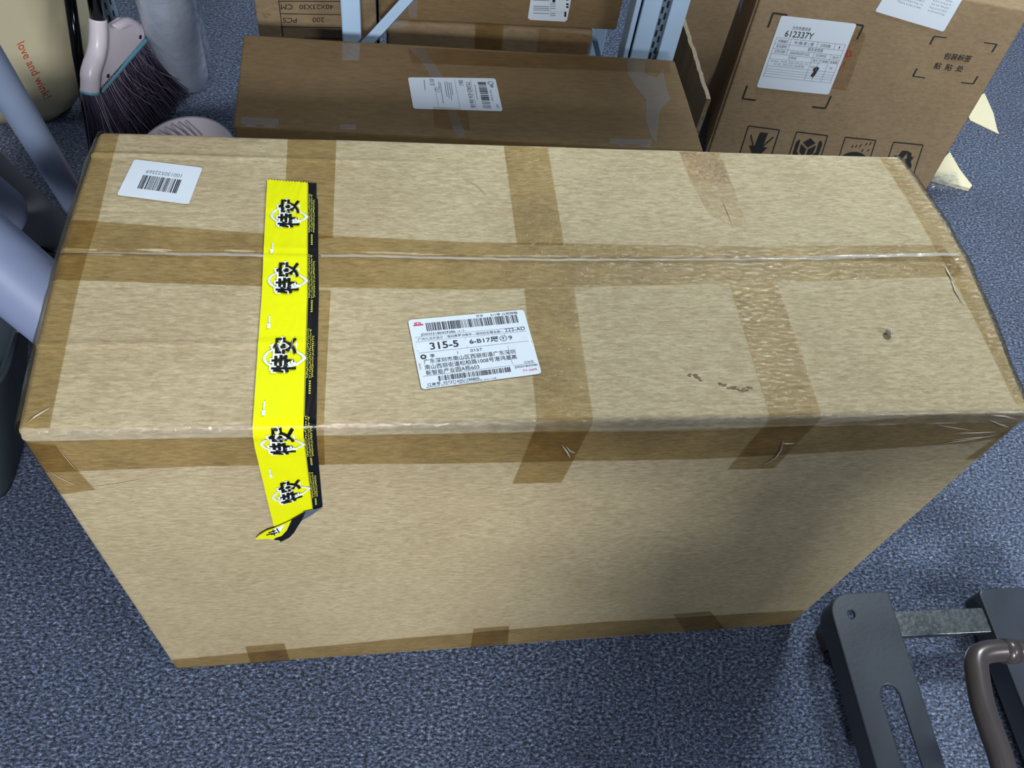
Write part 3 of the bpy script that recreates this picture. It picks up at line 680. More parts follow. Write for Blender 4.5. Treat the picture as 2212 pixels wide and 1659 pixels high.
dpoly('packing_tape', [(1318, 299), (1408, 302), (1412, 320), (1316, 317)], HAZY)
dpoly('packing_tape', [(522, 254), (602, 257), (603, 277), (520, 273)], HAZY)
dpoly('packing_tape', [(880, 103), (1445, 132), (1450, 160), (890, 137)], TAPE_OLD, .0009, .05)
dpoly('packing_tape', [(935, 232), (1010, 236), (1018, 300), (940, 296)], TAPE_OLD, .0009, .05)
dl, fdl = label_part('shipping_label', dark, DBX, [(893, 236), (881, 168), (1070, 170), (1086, 241)], 'top', 76, 130, .0008, 'white shipping label lying sideways', rc=4)
# sheet coordinates: x runs down the picture (76 mm), y runs left to right (130 mm)
p_ = Print()
fdl_r = lambda X, Y: fdl(Y, X)      # X left to right 0..130, Y upward 0..76
def rot_text(pr, t, X, Y, size, width): pr.text(t, X, Y, size, width=width, rot=-90)
rot_text(p_, '755RD-EX-061B', 84, 66, 9, 60); rot_text(p_, '061', 74, 70, 9, 12); rot_text(p_, '013', 31, 72, 8, 15)
p_.bars(102, 6, 114, 68, 22, 31, vert=True)
p2 = Print()
for X, y0, y1 in ((52, 30, 66), (55, 26, 66), (58, 22, 64), (61, 34, 64), (45, 14, 64), (22, 44, 70), (96, 24, 60), (43, 50, 66)):
    p2.line(X, y0, X+1, y1, 1.)
for X in (37, 68, 92): p2.line(X, 4, X, 72, .4)
p2.ring(40, 46, 3.6, 4.2, sy=1.4); p2.text('\u7b7e', 37.5, 49, 5, rot=-90); rot_text(p2, 'A9', 122, 16, 6, 9); rot_text(p2, '0601 00 0000', 117, 48, 4, 26)
p2.ring(121, 64, 3, 4.5); p2.line(122, 54, 122, 60, 4)
p_.build('printed_text', INK, dl, fdl_r, maxlen=30); p2.build('fine_print', INK_SOFT, dl, fdl_r)

# ================================================================ shelf with its boxes
def carton(label, X0, X1, Y0, Y1, Z0, Z1, mat, r=.004, name='cardboard_box', amp=.001):
    b = [(X0, Y0, Z0), (X1, Y0, Z0), (X1, Y1, Z0), (X0, Y1, Z0)]; t = [(x, y, Z1) for x, y, z in b]
    B = WBox(b, t, r=r, disp=lambda p: amp*noise.noise(Vector((p[0]*8+X0*9, p[1]*8, p[2]*8))))
    o = thing(name, label, 'box', ((X0+X1)/2, (Y0+Y1)/2, Z0)); B.body('carton', mat, o, 16, 10, 16); return B, o
rack = thing('shelving_rack', 'white metal storage rack with slotted posts and slanting brace behind the boxes', 'shelf', (.05, 1.2, 0))
SH = .92
def post(x0, x1, y0, y1, ztop=1.75):
    return bevel(MB().box((x0, y0, 0), (x1, y1, ztop)).build('post', POST, rack), .003)
post(-.264, -.230, .948, .985)
# slotted right post: front flange, slotted web, second flange
m = MB(); m.box((.262, .95, 0), (.272, .985, 1.75)); m.box((.275, .945, 0), (.309, .953, 1.75)); m.box((.327, .945, 0), (.360, .953, 1.75)); m.box((.307, .953, 0), (.329, .961, 1.75)); m.box((.354, .953, 0), (.360, .99, 1.75)); m.box((.262, .985, 0), (.36, .99, 1.75))
pr_ = bevel(m.build('post', POST, rack), .0015)
s2 = MB()
for k in range(26):
    z = .10+k*.024; s2.box((.313, .9506, z), (.3165, .9513, z+.013)); s2.box((.3205, .9506, z+.012), (.324, .9513, z+.025))
s2.build('slots', HOLE, pr_)
sw = MB().box((.3095, .9515, 0), (.3265, .9529, 1.75)); sw.build('slotted_web', POST_DIM, pr_)
for x0 in (-.264, .326): post(x0, x0+.034, 1.45, 1.487)
bevel(MB().box((-.27, .95, SH), (.366, 1.487, SH+.03)).build('unseen_shelf_board', POST, rack), .003)
bevel(MB().box((-.27, .90, 1.2), (.64, 1.487, 1.23)).build('unseen_shelf_board', POST, rack), .003)  # unseen board, added extra wide to keep lamp light off the dark box
bevel(MB().box((-.27, .95, SH+.6), (.366, 1.487, SH+.63)).build('unseen_shelf_board', POST, rack), .003)
A_ = Vector(at(796, 92, Y=.94)); B_ = Vector(at(880, 0, Y=.94)); d_ = (B_-A_).normalized(); B_ = A_+d_*.55; A_ = A_-d_*.05
n_ = Vector((0, 1, 0)); sd = d_.cross(n_).normalized()
M_ = Matrix((( d_.x, sd.x, 0, A_.x), (d_.y, sd.y, 1, A_.y), (d_.z, sd.z, 0, A_.z), (0, 0, 0, 1)))
br_ = MB(); L2 = (B_-A_).length
br_.box((0, -.010, 0), (L2, .010, .003), M_); br_.box((0, -.010, 0), (L2, -.007, .02), M_)
bevel(br_.build('brace', POST, rack), .001)
m = MB(); A2 = Vector(at(1284, 84, Y=1.06)); B2 = Vector(at(1300, 150, Y=1.04)); m.tube([A2+(A2-B2)*.4, B2+(B2-A2)*2], .007, 4); m.build('brace', POST, rack)

B1, b1 = carton('brown box standing left of the white post, printed 40X23X30 CM upside down', -.42, -.203, 1.0, 1.35, 0, .84, K_SHELF)
B3, b3 = carton('dull brown box directly behind the wide dark box, below the labelled one', -.185, .208, 1.0, 1.38, 0, .551, K_SHELF, r=.008)
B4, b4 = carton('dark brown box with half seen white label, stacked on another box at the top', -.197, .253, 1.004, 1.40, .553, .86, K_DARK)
f1 = lambda x, y: Vector(at(x, y, Y=1.0))+Vector((0, -.0012, 0))
pr1 = Print()
pr1.line(602, 0, 612, 78, 1.7); pr1.line(602, 2, 735, 2.5, 1.6); pr1.line(605, 29, 736, 31, 1.6); pr1.line(610, 57, 737, 59, 1.6); pr1.line(658, 81, 737, 83, 1.4)
def upside(pr, t, xr, y, size, width):     # upside-down text, right end first
    q = Print(); q.text(t, 0, 0, size, width=width); n = len(pr.v)
    pr.v += [(xr-a_, y+b_) for a_, b_ in q.v]; pr.f += [tuple(i+n for i in g) for g in q.f]
upside(pr1, '40X23X30', 720, 9, 15, 73); upside(pr1, 'CM', 632, 9, 16, 25); upside(pr1, '200', 701, 37, 15, 26); upside(pr1, 'PCS', 641, 38, 15, 30)
pr1.build('printed_text', INK_BOX, b1, f1, maxlen=40)
tn = Print(); tn.poly([(565, 28), (570, 28), (578, 38), (573, 38)]); tn.poly([(575, 28), (583, 29), (585, 34), (580, 33)]); tn.build('torn_slit', STAIN, b1, f1)
f4 = lambda x, y: Vector(at(x, y, Y=1.004))+Vector((0, -.0013, 0))
lp = Print(); lp.poly([(1145, 42), (1140, 38), (1150, -30), (1238, -26), (1225, 42), (1220, 46)]); l4 = lp.build('shipping_label', LABEL, b4, f4, label='white label with grey print')
q_ = Print()
for y in (-6, -1, 12, 16, 20, 27): q_.line(1152, y, 1186, y+1, 1.6)
for y in (7, 12, 17, 28, 32): q_.line(1190, y, 1200, y+.5, 1.6)
q_.line(1189, -20, 1189, 36, .5); q_.line(1190, 24, 1218, 25, .4)
q2_ = Print(); q2_.poly([(1194, -8), (1200, -8), (1199, 4), (1193, 4)])
for y in (-14, -4, 6, 12): q2_.rect(1223, y, 1228, y+4)
q2_.rect(1219, 24, 1223, 35)
f4b = lambda x, y: f4(x, y)+Vector((0, -.0006, 0))
q_.build('fine_print', INK_SOFT, l4, f4b); q2_.build('printed_text', INK, l4, f4b)
for B_o, o_, pts in ((B4, b4, [(880, 0), (902, 0), (900, 38), (884, 38)]), ):
    t_ = Print(); t_.poly(pts); t_.build('packing_tape', HAZY, o_, f4)
f3 = lambda x, y: Vector(at(x, y, Y=1.0))+Vector((0, -.002, 0))
for pts, mt in (([(1027, 50), (1088, 53), (1084, 112), (1026, 108)], TAPE), ([(1165, 60), (1282, 76), (1274, 116), (1160, 112)], TAPE_OLD)):
    t_ = Print(); t_.poly(pts); t_.build('packing_tape', mt, b3, f3)
t_ = Print(); t_.poly([(856, 40), (884, 42), (872, 58), (838, 60), (842, 48)]); t_.build('packing_tape', CLEAR, b3, f3)

# loose sheet of cardboard on edge beside the wide box
sy0, sy1, sx, sz = .877, 1.186, .427, .5
shp = MB(); N_ = 24
for i in range(N_+1):
    y = sy0+(sy1-sy0)*i/N_; wv = .004*noise.noise(Vector((i*.4, 3, 0))); jag = .004*noise.noise(Vector((i*1.7, 9, 1)))
    for (x, z) in ((sx+wv-.004, 0), (sx+wv+.004, 0), (sx+wv+.004, sz+jag), (sx+wv-.004, sz+jag)): shp.v.append((x, y, z))
for i in range(N_):
    for k in range(4): a_ = i*4+k; b_ = i*4+(k+1) % 4; shp.f.append((a_, b_, b_+4, a_+4))
shp.f += [(3, 2, 1, 0), tuple(N_*4+k for k in range(4))]
sht = thing('cardboard_sheet', 'loose cardboard sheet standing on edge between the dark box and the printed box', 'cardboard', (sx, (sy0+sy1)/2, 0))
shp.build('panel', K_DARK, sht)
em = MB(); em.box((sx-.0046, sy0-.0012, 0), (sx+.0046, sy0-.0002, sz-.002)); 
for i in range(N_):
    y = sy0+(sy1-sy0)*i/N_; y2 = sy0+(sy1-sy0)*(i+1)/N_; wv = .004*noise.noise(Vector((i*.4, 3, 0))); wv2 = .004*noise.noise(Vector(((i+1)*.4, 3, 0)))
    j1 = sz+.0012+.004*noise.noise(Vector((i*1.7, 9, 1))); j2 = sz+.0012+.004*noise.noise(Vector(((i+1)*1.7, 9, 1)))
    em.add([(sx+wv-.0042, y, j1), (sx+wv+.0042, y, j1), (sx+wv2+.0042, y2, j2), (sx+wv2-.0042, y2, j2)], [(0, 1, 2, 3)])
em.build('torn_edge', K_CUT, sht)

# ================================================================ printed box on the right
rt = [Vector(at(1668, -82, .48)), Vector(at(2228, 24, .48))]; rbm = [Vector(at(1522, 352, 0)), Vector(at(1984, 440, 0))]
dd = (rt[1]-rt[0]); dpt = Vector((-dd.y, dd.x, 0)).normalized()*.43
RBX = WBox([rbm[0], rbm[1], rbm[1]+dpt, rbm[0]+dpt], [rt[0], rt[1], rt[1]+dpt, rt[0]+dpt], r=.005, disp=lambda p: .0012*noise.noise(Vector((p[0]*6, p[1]*6, p[2]*6))))
rb = thing('cardboard_box', 'brown box at right printed with black handling symbols and corner marks', 'box', tuple((rbm[0]+rbm[1]+dpt)/2))
RBX.body('carton', K_MID, rb, 30, 16, 24)
F2 = lambda *q: [RBX.inv(x, y, 'front') for x, y in q]
def rmap(off): return lambda x, y: RBX.surf(RBX.net('tf', *RBX.inv(x, y, 'front')), off)
def homog(q, wd, ht, off):
    c_ = F2(*q)
    def fn(x, y):
        u, v = x/wd, y/ht; a_ = [c_[0][k]*(1-u)*(1-v)+c_[1][k]*u*(1-v)+c_[2][k]*u*v+c_[3][k]*(1-u)*v for k in (0, 1)]
        return RBX.surf(RBX.net('tf', *a_), off)
    return fn
def corners(q, L1=.22, w_=2.1):       # four printed corner brackets round a quad LL LR UR UL, in a 100 x 100 frame
    for (cx, cy) in ((0, 0), (100, 0), (100, 100), (0, 100)):
        p = Print()
        sx_ = 1 if cx == 0 else -1; sy_ = 1 if cy == 0 else -1; l = L1*100
        p.line(cx, cy, cx+sx_*l, cy, w_); p.line(cx, cy, cx, cy+sy_*l, w_)
        p.build('corner_mark', INK_BOX, rb, homog(q, 100, 100, .0006), maxlen=30)
corners([(1604, 213), (1783, 234), (1865, 55), (1670, 28)], .16)
corners([(1972, 165), (2102, 181), (2153, 95), (2018, 78)], .2, 2.8)
p_ = Print(); p_.text('\u5305\u88c5\u6807\u7b7e', 31, 52, 17, width=44, bold=.02); p_.text('\u7c98  \u8d34  \u5904', 24, 26, 17, width=48, bold=.02)
p_.v = [(x, y) for x, y in p_.v]; p_.build('printed_text', INK_BOX, rb, homog([(1972, 165), (2102, 181), (2153, 95), (2018, 78)], 100, 100, .0006))
# handling symbols
def icon(ul, ur, ll):
    ul, ur, ll = map(np.array, (ul, ur, ll)); lr = ll+(ur-ul)
    return homog([tuple(ll), tuple(lr), tuple(ur), tuple(ul)], 100, 100, .0006)
def fr(p): p.frame(0, 0, 100, 100, 3.4); return p
vv = np.array([-30, 84])
I1 = fr(Print()); I1.poly([(42, 88), (68, 88), (64, 50), (80, 50), (52, 12), (20, 50), (38, 50)]); I1.line(16, 78, 40, 40, 4); I1.line(88, 80, 56, 42, 4); I1.line(22, 14, 45, 34, 4); I1.line(90, 12, 60, 34, 4)
I1.build('handling_symbol', INK_BOX, rb, icon((1617, 272), (1684, 281), (1592, 350)))
I2 = fr(Print()); I2.poly([(30, 74), (50, 88), (70, 76), (50, 62)]); I2.poly([(26, 70), (47, 57), (46, 34), (28, 48)]); I2.poly([(74, 71), (53, 57), (52, 34), (72, 48)])
I2.poly([(8, 72), (16, 82), (20, 76), (20, 48), (44, 24), (44, 4), (30, 4), (10, 36)]); I2.poly([(92, 76), (84, 86), (79, 80), (80, 52), (52, 26), (50, 4), (66, 4), (90, 40)])
I2.build('handling_symbol', INK_BOX, rb, icon((1721, 285), (1788, 293), (1696, 362)))
I3 = fr(Print()); I3.poly([(6, 36)]+[(50-44*math.cos(math.pi*k/14), 38+26*math.sin(math.pi*k/14)) for k in range(15)]+[(94, 36), (78, 40), (64, 36), (50, 40), (34, 36), (20, 40)]); I3.line(50, 38, 50, 4, 3.4)
for x, y in ((30, 74), (42, 76), (55, 78), (66, 66), (72, 84), (84, 68), (84, 86)): I3.line(x, y, x+4, y+7, 3.4)
I3.build('handling_symbol', INK_BOX, rb, icon((1826, 296), (1892, 303), (1801, 373)))
I4 = fr(Print())
for k in range(3):
    a_ = math.radians(90-120*k); R_ = lambda x, y: (50+x*math.cos(a_-math.pi/2)-y*math.sin(a_-math.pi/2), 46+x*math.sin(a_-math.pi/2)+y*math.cos(a_-math.pi/2))
    I4.poly([R_(-24, 12), R_(-12, 34), R_(10, 34), R_(0, 18), R_(-8, 6)]); I4.poly([R_(4, 34), R_(20, 30), R_(26, 18), R_(34, 22), R_(24, 2), R_(4, 10), R_(12, 14)])
I4.build('handling_symbol', INK_BOX, rb, icon((1930, 307), (1994, 313), (1905, 384)))
# red stamp and old tape beside the label
t_ = Print(); t_.poly([(1810, 130), (1848, 60), (1868, 70), (1868, 85), (1829, 195), (1796, 192)]); t_.build('packing_tape', TAPE_OLD, rb, rmap(.0006), maxlen=40)
st2 = Print(); st2.frame(1828, 110, 1838, 122, 3.5); st2.line(1826, 132, 1822, 142, 3); st2.line(1816, 144, 1812, 152, 3.5); st2.line(1830, 108, 1830, 126, 2.5)
st2.build('red_stamp', INK_STAMP, rb, rmap(.0009))
# label 612337Y
q1 = [(1634, 188), (1790, 204), (1851, 51), (1688, 33)]
rl, frl = label_part('shipping_label', rb, RBX, q1, 'front', 100, 100, .001, 'white delivery label with ruled table, 612337Y')
bk = Print(); gy = Print()
bk.text('612337Y', 13, 73.5, 12, width=38, bold=.008); bk.text('\u4eac\u4e1c\u7279\u60e0\u5feb\u9012', 20, 84, 5.2, width=24)
for y in (71, 63, 56, 49): gy.line(4, y, 96, y, .5)
gy.line(4, 42, 74, 42, .4); gy.line(4, 32, 96, 32, .5)
for y in (28, 24.5, 21, 17): gy.line(4, y, 96, y, .45)
gy.line(4, 17, 4, 71, .5); gy.line(96, 17, 96, 71, .5); gy.line(24, 49, 24, 71, .5); gy.line(60, 63, 60, 71, .5); gy.line(83, 63, 83, 71, .5); gy.line(60, 17, 60, 56, .5); gy.line(70, 17, 70, 49, .5); gy.line(83, 17, 83, 56, .5)
for t, x, y, s_, w2 in (('\u8d27\u7bb1\u7f16\u53f7', 7, 65, 4.6, 14), ('\u53d1\u8d27\u57fa\u5730', 7, 58, 4.6, 14), ('\u4ea4\u8d27\u65e5\u671f', 7, 51, 4.6, 14), ('\u51711\u7bb1-\u7b2c 1 \u7bb1', 29, 65, 5, 26), ('\u4ea4\u8d27\u6b3e\u6570', 64, 65, 4.6, 14), ('1', 89, 65, 4.6, 1.4),
                        ('\u97f6\u5173\u91d1\u60a6\u901a', 50, 58, 5, 20), ('2026\u5e7403\u670812\u65e5', 28, 51, 4.6, 26), ('\u6253\u5370\u65f6\u95f4', 63, 51, 4.4, 14), ('06-07', 86, 51, 4.4, 8), ('\u6587\u4ef6\u540d', 28, 44, 4.6, 11), ('\u6b3e\u53f7', 62, 44, 4, 6), ('\u8ba2\u5355\u6570', 71, 44, 4, 11), ('\u88c5\u7bb1\u6570', 85, 44, 4, 10), ('PCB', 62, 35, 4, 6), ('50', 87, 36, 4, 4)):
    bk.text(t, x, y, s_, width=w2)
gy.text('Gerber_PCB_2021-09-14_12-', 6, 38, 4, width=52); gy.text('41-42_2023-03-24(\u8fd4\u5355)', 12, 34, 4, width=42)
bk.poly([(66, 34), (70, 38), (74, 36), (72, 26), (70, 22), (66, 24), (68, 30)])
bk.build('printed_text', INK, rl, frl); gy.build('fine_print', INK_SOFT, rl, frl, maxlen=30)
# second label running over the top edge
q2q = [(1890, 24), (2038, 68), (2108, -52), (1960, -90)]
r2, fr2 = label_part('shipping_label', rb, RBX, q2q, 'front', 100, 100, .001, 'white label near the upper edge, grey print')
gy = Print()
for k, y in enumerate((44, 38, 32, 26)): gy.scribble(20 if k else 8, y, 55, 3.5, 12, k)
gy.text('03\u670812\u65e5', 8, 30, 4, width=16); gy.line(60, 30, 60, 80, .5); gy.line(93, 8, 93, 90, .5)
for y in (56, 50, 44, 38, 32, 26): gy.scribble(64, y, 90, 3.5, 8, int(y))
gy.build('fine_print', INK_SOFT, r2, fr2)
# side flap edge of the printed box
ed = MB()
for k in range(12):
    t0, t1 = k/12, (k+1)/12
    P0 = RBX.warp((0, 0, RBX.H*t0)); P1 = RBX.warp((0, 0, RBX.H*t1)); o0 = Vector((-.004-.002*noise.noise(Vector((k*.7, 0, 0))), .006, 0)); o1 = Vector((-.004-.002*noise.noise(Vector((k*.7+.7, 0, 0))), .006, 0))
    ed.add([P0+o0, P0+o0+Vector((0, .005, 0)), P0+Vector((0, .012, 0)), P1+o1, P1+o1+Vector((0, .005, 0)), P1+Vector((0, .012, 0)), P0+Vector((.0, .004, 0)), P1+Vector((0, .004, 0))], [(6, 0, 3, 7), (0, 1, 4, 3), (1, 2, 5, 4)])
ed.build('side_flap_edge', K_SHELF, rb)
sf = lambda y, z, o=.0008: RBX.surf((0, y, z), o)
obj('packing_tape', [sf(.20+.045*b_, RBX.H*(.55+.45*a_/6)) for a_ in range(7) for b_ in range(4)], [(i*4+j, i*4+j+1, i*4+j+5, i*4+j+4) for i in range(6) for j in range(3)], CLEAR, rb, True)
# narrow brown carton behind the printed box
carton('narrow brown box glimpsed between the slotted post and the printed box', .515, .645, 1.385, 1.66, 0, .47, K_MID)

# cream board corners and crumpled film on the floor
def plate(pix, z, t, label):
    pts = [at(x, y, z+t) for x, y in pix]; c_ = sum(pts)/len(pts)
    m = MB(); o = [(p[0], p[1]) for p in pts]; ar = sum(o[i][0]*o[(i+1) % len(o)][1]-o[(i+1) % len(o)][0]*o[i][1] for i in range(len(o)))
    if ar < 0: o = o[::-1]
    m.prism(o, z+.0005, z+t); return tag(bevel(m.build('board_offcut', FOAM, None, origin=(c_[0], c_[1], 0)), .002), label, 'board', 'cream board offcuts on the carpet')
plate([(2127, 200), (2134, 215), (2147, 245), (2155, 280), (2159, 288), (2096, 258), (2080, 225)], 0, .006, 'pointed cream board offcut on the carpet, the one further back')
plate([(2052, 327), (2076, 368), (2101, 400), (2096, 406), (2058, 396), (2015, 384), (1995, 372), (2030, 350)], 0, .014, 'pointed cream board offcut on the carpet, the nearer one beside crumpled film')
cf = MB(); rn = random.Random(3); cc = at(2036, 391, .02); N1 = 14
for i in range(N1+1):
    for j in range(N1+1):
        u, v = i/N1-.5, j/N1-.5
        cf.v.append((cc[0]+u*.10, cc[1]+v*.065, .020+.020*rn.uniform(-.5, .9)*(1-2*max(abs(u), abs(v))*.6)))
for i in range(N1):
    for j in range(N1): k = i*(N1+1)+j; cf.f.append((k, k+N1+1, k+N1+2, k+1))
tag(cf.build('crumpled_film', WRAP, None, origin=(cc[0], cc[1], 0)), 'crumpled clear plastic film on the floor by the printed box', 'plastic wrap')

# ================================================================ pallet truck, lower right
zt = .10
def fork(pixL, pixR, slot, nm='fork'):
    pass
P3 = lambda x, y, z=zt: Vector(at(x, y, z))
pt = thing('pallet_truck', 'dark grey pallet truck with slotted forks and metal handle, lower right corner', 'pallet truck', (.75, -.1, 0))
def fork_part(x0, x1, y0, y1, rcorner, slot=None, hole=None):
    """plate outline with rounded far-left corner; slot and pin hole are cut through"""
    bm = bmesh.new(); pts = [(x0, y0), (x1, y0), (x1, y1)]
    for k in range(9):
        a_ = math.pi/2+math.pi/2*k/8; pts.append((x0+rcorner+rcorner*math.cos(a_), y1-rcorner+rcorner*math.sin(a_)))
    m = MB().prism(pts, zt-.006, zt); o = m.build('fork', FORK, pt)
    sk_ = MB(); n = len(pts); cx0, cy0 = (x0+x1)/2, (y0+y1)/2
    for i in range(n):
        a, b = pts[i], pts[(i+1) % n]; ia, ib = [(p[0]+(.004 if p[0] < cx0 else -.004), p[1]+(.004 if p[1] < cy0 else -.004)) for p in (a, b)]
        sk_.add([(a[0], a[1], zt-.052), (b[0], b[1], zt-.052), (ib[0], ib[1], zt-.052), (ia[0], ia[1], zt-.052), (a[0], a[1], zt-.005), (b[0], b[1], zt-.005), (ib[0], ib[1], zt-.005), (ia[0], ia[1], zt-.005)],
                [(0, 3, 2, 1), (4, 5, 6, 7), (0, 1, 5, 4), (1, 2, 6, 5), (2, 3, 7, 6), (3, 0, 4, 7)])
    cutm = MB()
    if slot:
        cx, hw, ya, yb = slot; s_ = [(cx-hw, ya), (cx+hw, ya)]+[(cx+hw*math.cos(math.pi*k/12), yb+hw*1.2*math.sin(math.pi*k/12)) for k in range(13)]
        cutm.prism(s_, zt-.08, zt+.02)
    if hole: cutm.prism([(hole[0]+.006*math.cos(math.pi*k/8), hole[1]+.008*math.sin(math.pi*k/8)) for k in range(16)], zt-.08, zt+.02)
    if cutm.v:
        co = cutm.build('cutter', FORK, pt); md = o.modifiers.new('slot', 'BOOLEAN'); md.object = co; md.operation = 'DIFFERENCE'; md.solver = 'EXACT'
        dg = bpy.context.evaluated_depsgraph_get(); me = bpy.data.meshes.new_from_object(o.evaluated_get(dg)); o.modifiers.clear(); o.data = me; bpy.data.objects.remove(co)
    sk_.build('side_skirt', FORK, o)
    return bevel(o, .0025, 2, .7)
hl = P3(1840, 1327); s0 = P3(1921, 1500); s1 = P3(1969, 1659); shw = (P3(1943, 1510)-P3(1902, 1510)).length/2
fork_part(.588, .706, -.75, .034, .042, (s0.x+.002, shw, -.62, s0.y-.004), (hl.x, hl.y))
g0 = P3(2112, 1272)
fork_part(g0.x, g0.x+.118, -.75, g0.y+.0, .014)
bevel(MB().box((.706, P3(1950, 1372).y, zt-.022), (g0.x, P3(1950, 1318).y, zt-.006)).build('crossbar', ZINC, pt), .001)
for x_ in (.598, .64, g0.x+.03): 
    m = MB(); m.tube([(x_, -.02, .0245), (x_+.035, -.02, .0245)], .024, 20); m.build('roller', GUN, pt)
for x0_, x1_ in ((.640, .655), (g0.x+.05, g0.x+.065)): MB().box((x0_, -.75, .0), (x1_, -.68, zt-.052)).build('rear_support', FORK, pt)
# tow handle: a rounded loop of thick tube, held above the forks
zh = .26
path = [(2320, 1412), (2212, 1406), (2150, 1406), (2118, 1414), (2109, 1432), (2112, 1465), (2122, 1520), (2140, 1575), (2158, 1625), (2180, 1700), (2230, 1860)]
pp = [Vector(at(x, y, zh)) for x, y in path]
def smooth(p, n=6):
    out = []
    for i in range(len(p)-1):
        a0, a1, a2, a3 = p[max(i-1, 0)], p[i], p[i+1], p[min(i+2, len(p)-1)]
        for k in range(n):
            t = k/n; out.append(.5*((2*a1)+(a2-a0)*t+(2*a0-5*a1+4*a2-a3)*t*t+(3*a1-a0-3*a2+a3)*t**3))
    return out+[p[-1]]
hm = MB(); hm.tube(smooth(pp), .0175, 22); hh = hm.build('handle', GUN, pt, True)
cl = MB(); a_, b_ = Vector(at(2166, 1407, zh)), Vector(at(2192, 1406, zh)); cl.tube([a_, b_], .0195, 22); cl.build('collar', GUN, pt, True)
ws = MB(); c0, c1 = pp[0], pp[-1]
ws.tube([(c0+c1)/2+Vector((.0, 0, 0)), Vector((g0.x+.06, -.5, zt-.01))], .016, 14); ws.tube([c0, c1], .012, 14); ws.build('drawbar', GUN, pt, True)

# ================================================================ left side: tubes, rolls, broom, bag
def cyl(name, a, b, r, mat, label, cat, n=48, hollow=None, hue=None):
    a, b = Vector(a), Vector(b); base = a if a.z < b.z else b
    t = thing(name, label, cat, (base.x, base.y, 0))
    m = MB(); m.tube([a+(b-a)*k/8 for k in range(9)], r, n, caps=hollow is None); o = m.build('tube_wall' if hollow else 'sheet_roll', mat, t, True)
    if hollow is None:
        md = bevel(o, .003, 2, .9)
    else: md = o.modifiers.new('wall', 'SOLIDIFY'); md.thickness = hollow; md.offset = -1
    return t
def ray_end(x, y, z): return Vector(at(x, y, z))
# thin grey-blue pipe leaning away from the carton
pa = ray_end(196, 492, .09); pb = ray_end(-45, 96, .66)
cyl('plastic_pipe', pa, pb+(pb-pa)*.15, .026, PVC, 'slim blue grey pipe leaning behind the left edge of the large box', 'pipe', hollow=.003)
# grey roll behind it
pa = ray_end(108, 506, .055); pb = ray_end(-80, 330, .30)
cyl('paper_roll', pa, pb, .050, ROLL_D, 'dim grey roll lying behind the thick blue grey roll', 'roll')
# thick blue grey rolls
pa = ray_end(140, 690, .47); pb = ray_end(-90, 495, .60)
cyl('plastic_roll', pa, pb, .054, ROLL_M, 'thick blue grey roll leaning against the left side of the large box', 'roll')
pa = ray_end(-10, 462, .34); pb = ray_end(-120, 380, .5)
cyl('plastic_roll', pa, pb, .055, ROLL_M, 'blue grey roll with rounded end poking in at the left edge', 'roll')
# black plastic bag under the rolls
lm = MB(); NL = 20; c_ = at(118, 592, .03)
for i in range(NL+1):
    th = math.pi*i/NL
    for k in range(28):
        ph = 2*math.pi*k/28; rr_ = 1+.35*noise.noise(Vector((math.sin(th)*math.cos(ph)*2.2, math.sin(th)*math.sin(ph)*2.2, math.cos(th)*2.2+4)))
        lm.v.append((c_[0]-.02+.040*rr_*math.sin(th)*math.cos(ph), c_[1]+.01+.050*rr_*math.sin(th)*math.sin(ph), max(.001, .035-.04*rr_*math.cos(th))))
for i in range(NL):
    for k in range(28): lm.f.append((i*28+k, i*28+(k+1) % 28, (i+1)*28+(k+1) % 28, (i+1)*28+k))
tag(lm.build('plastic_bag', DARKBAG, None, True, origin=(c_[0], c_[1], 0)), 'small black plastic bag in the gap between the rolls and the large box', 'bag')
# slate fabric bin at the left border
def loft(rings, name, mat, parent, cap=True):
    n = len(rings[0]); v = [p for r_ in rings for p in r_]; f = []
    for i in range(len(rings)-1):
        for k in range(n): f.append((i*n+k, i*n+(k+1) % n, (i+1)*n+(k+1) % n, (i+1)*n+k))
    if cap: f.append(tuple(range(n))[::-1]); f.append(tuple(range((len(rings)-1)*n, len(rings)*n)))
    return obj(name, v, f, mat, parent, True)
def rring(cx, cy, hx, hy, z, r=.35, n=48, tilt=0, nz=0., sd=0):
    out = []
    for k in range(n):
        a_ = 2*math.pi*k/n; c2, s2_ = math.cos(a_), math.sin(a_); e = 2/ (2+ 6*(1-r))
        x = hx*math.copysign(abs(c2)**e, c2); y = hy*math.copysign(abs(s2_)**e, s2_); q = 1+nz*noise.noise(Vector((c2*1.6, s2_*1.6, z*6+sd)))
        out.append(Vector((cx+x*q, cy+y*q, z)))
    return out
bcx, bcy = -.975, .40
bn = thing('fabric_bin', 'dark slate fabric bin at the left border below the thick roll', 'bin', (bcx, bcy, 0))
loft([rring(bcx, bcy, .10+.32*z, .09+.08*z, z, nz=.03) for z in (0.001, .02, .1, .2, .3, .37, .385)]+[rring(bcx, bcy, .212, .112, .385), rring(bcx, bcy, .19, .10, .34)], 'bin_body', BIN, bn)
rm = MB(); rm.tube([p for p in rring(bcx, bcy, .222, .120, .385)]+[rring(bcx, bcy, .222, .120, .385)[0]], .004, 8); rm.build('rim', BIN, bn, True)

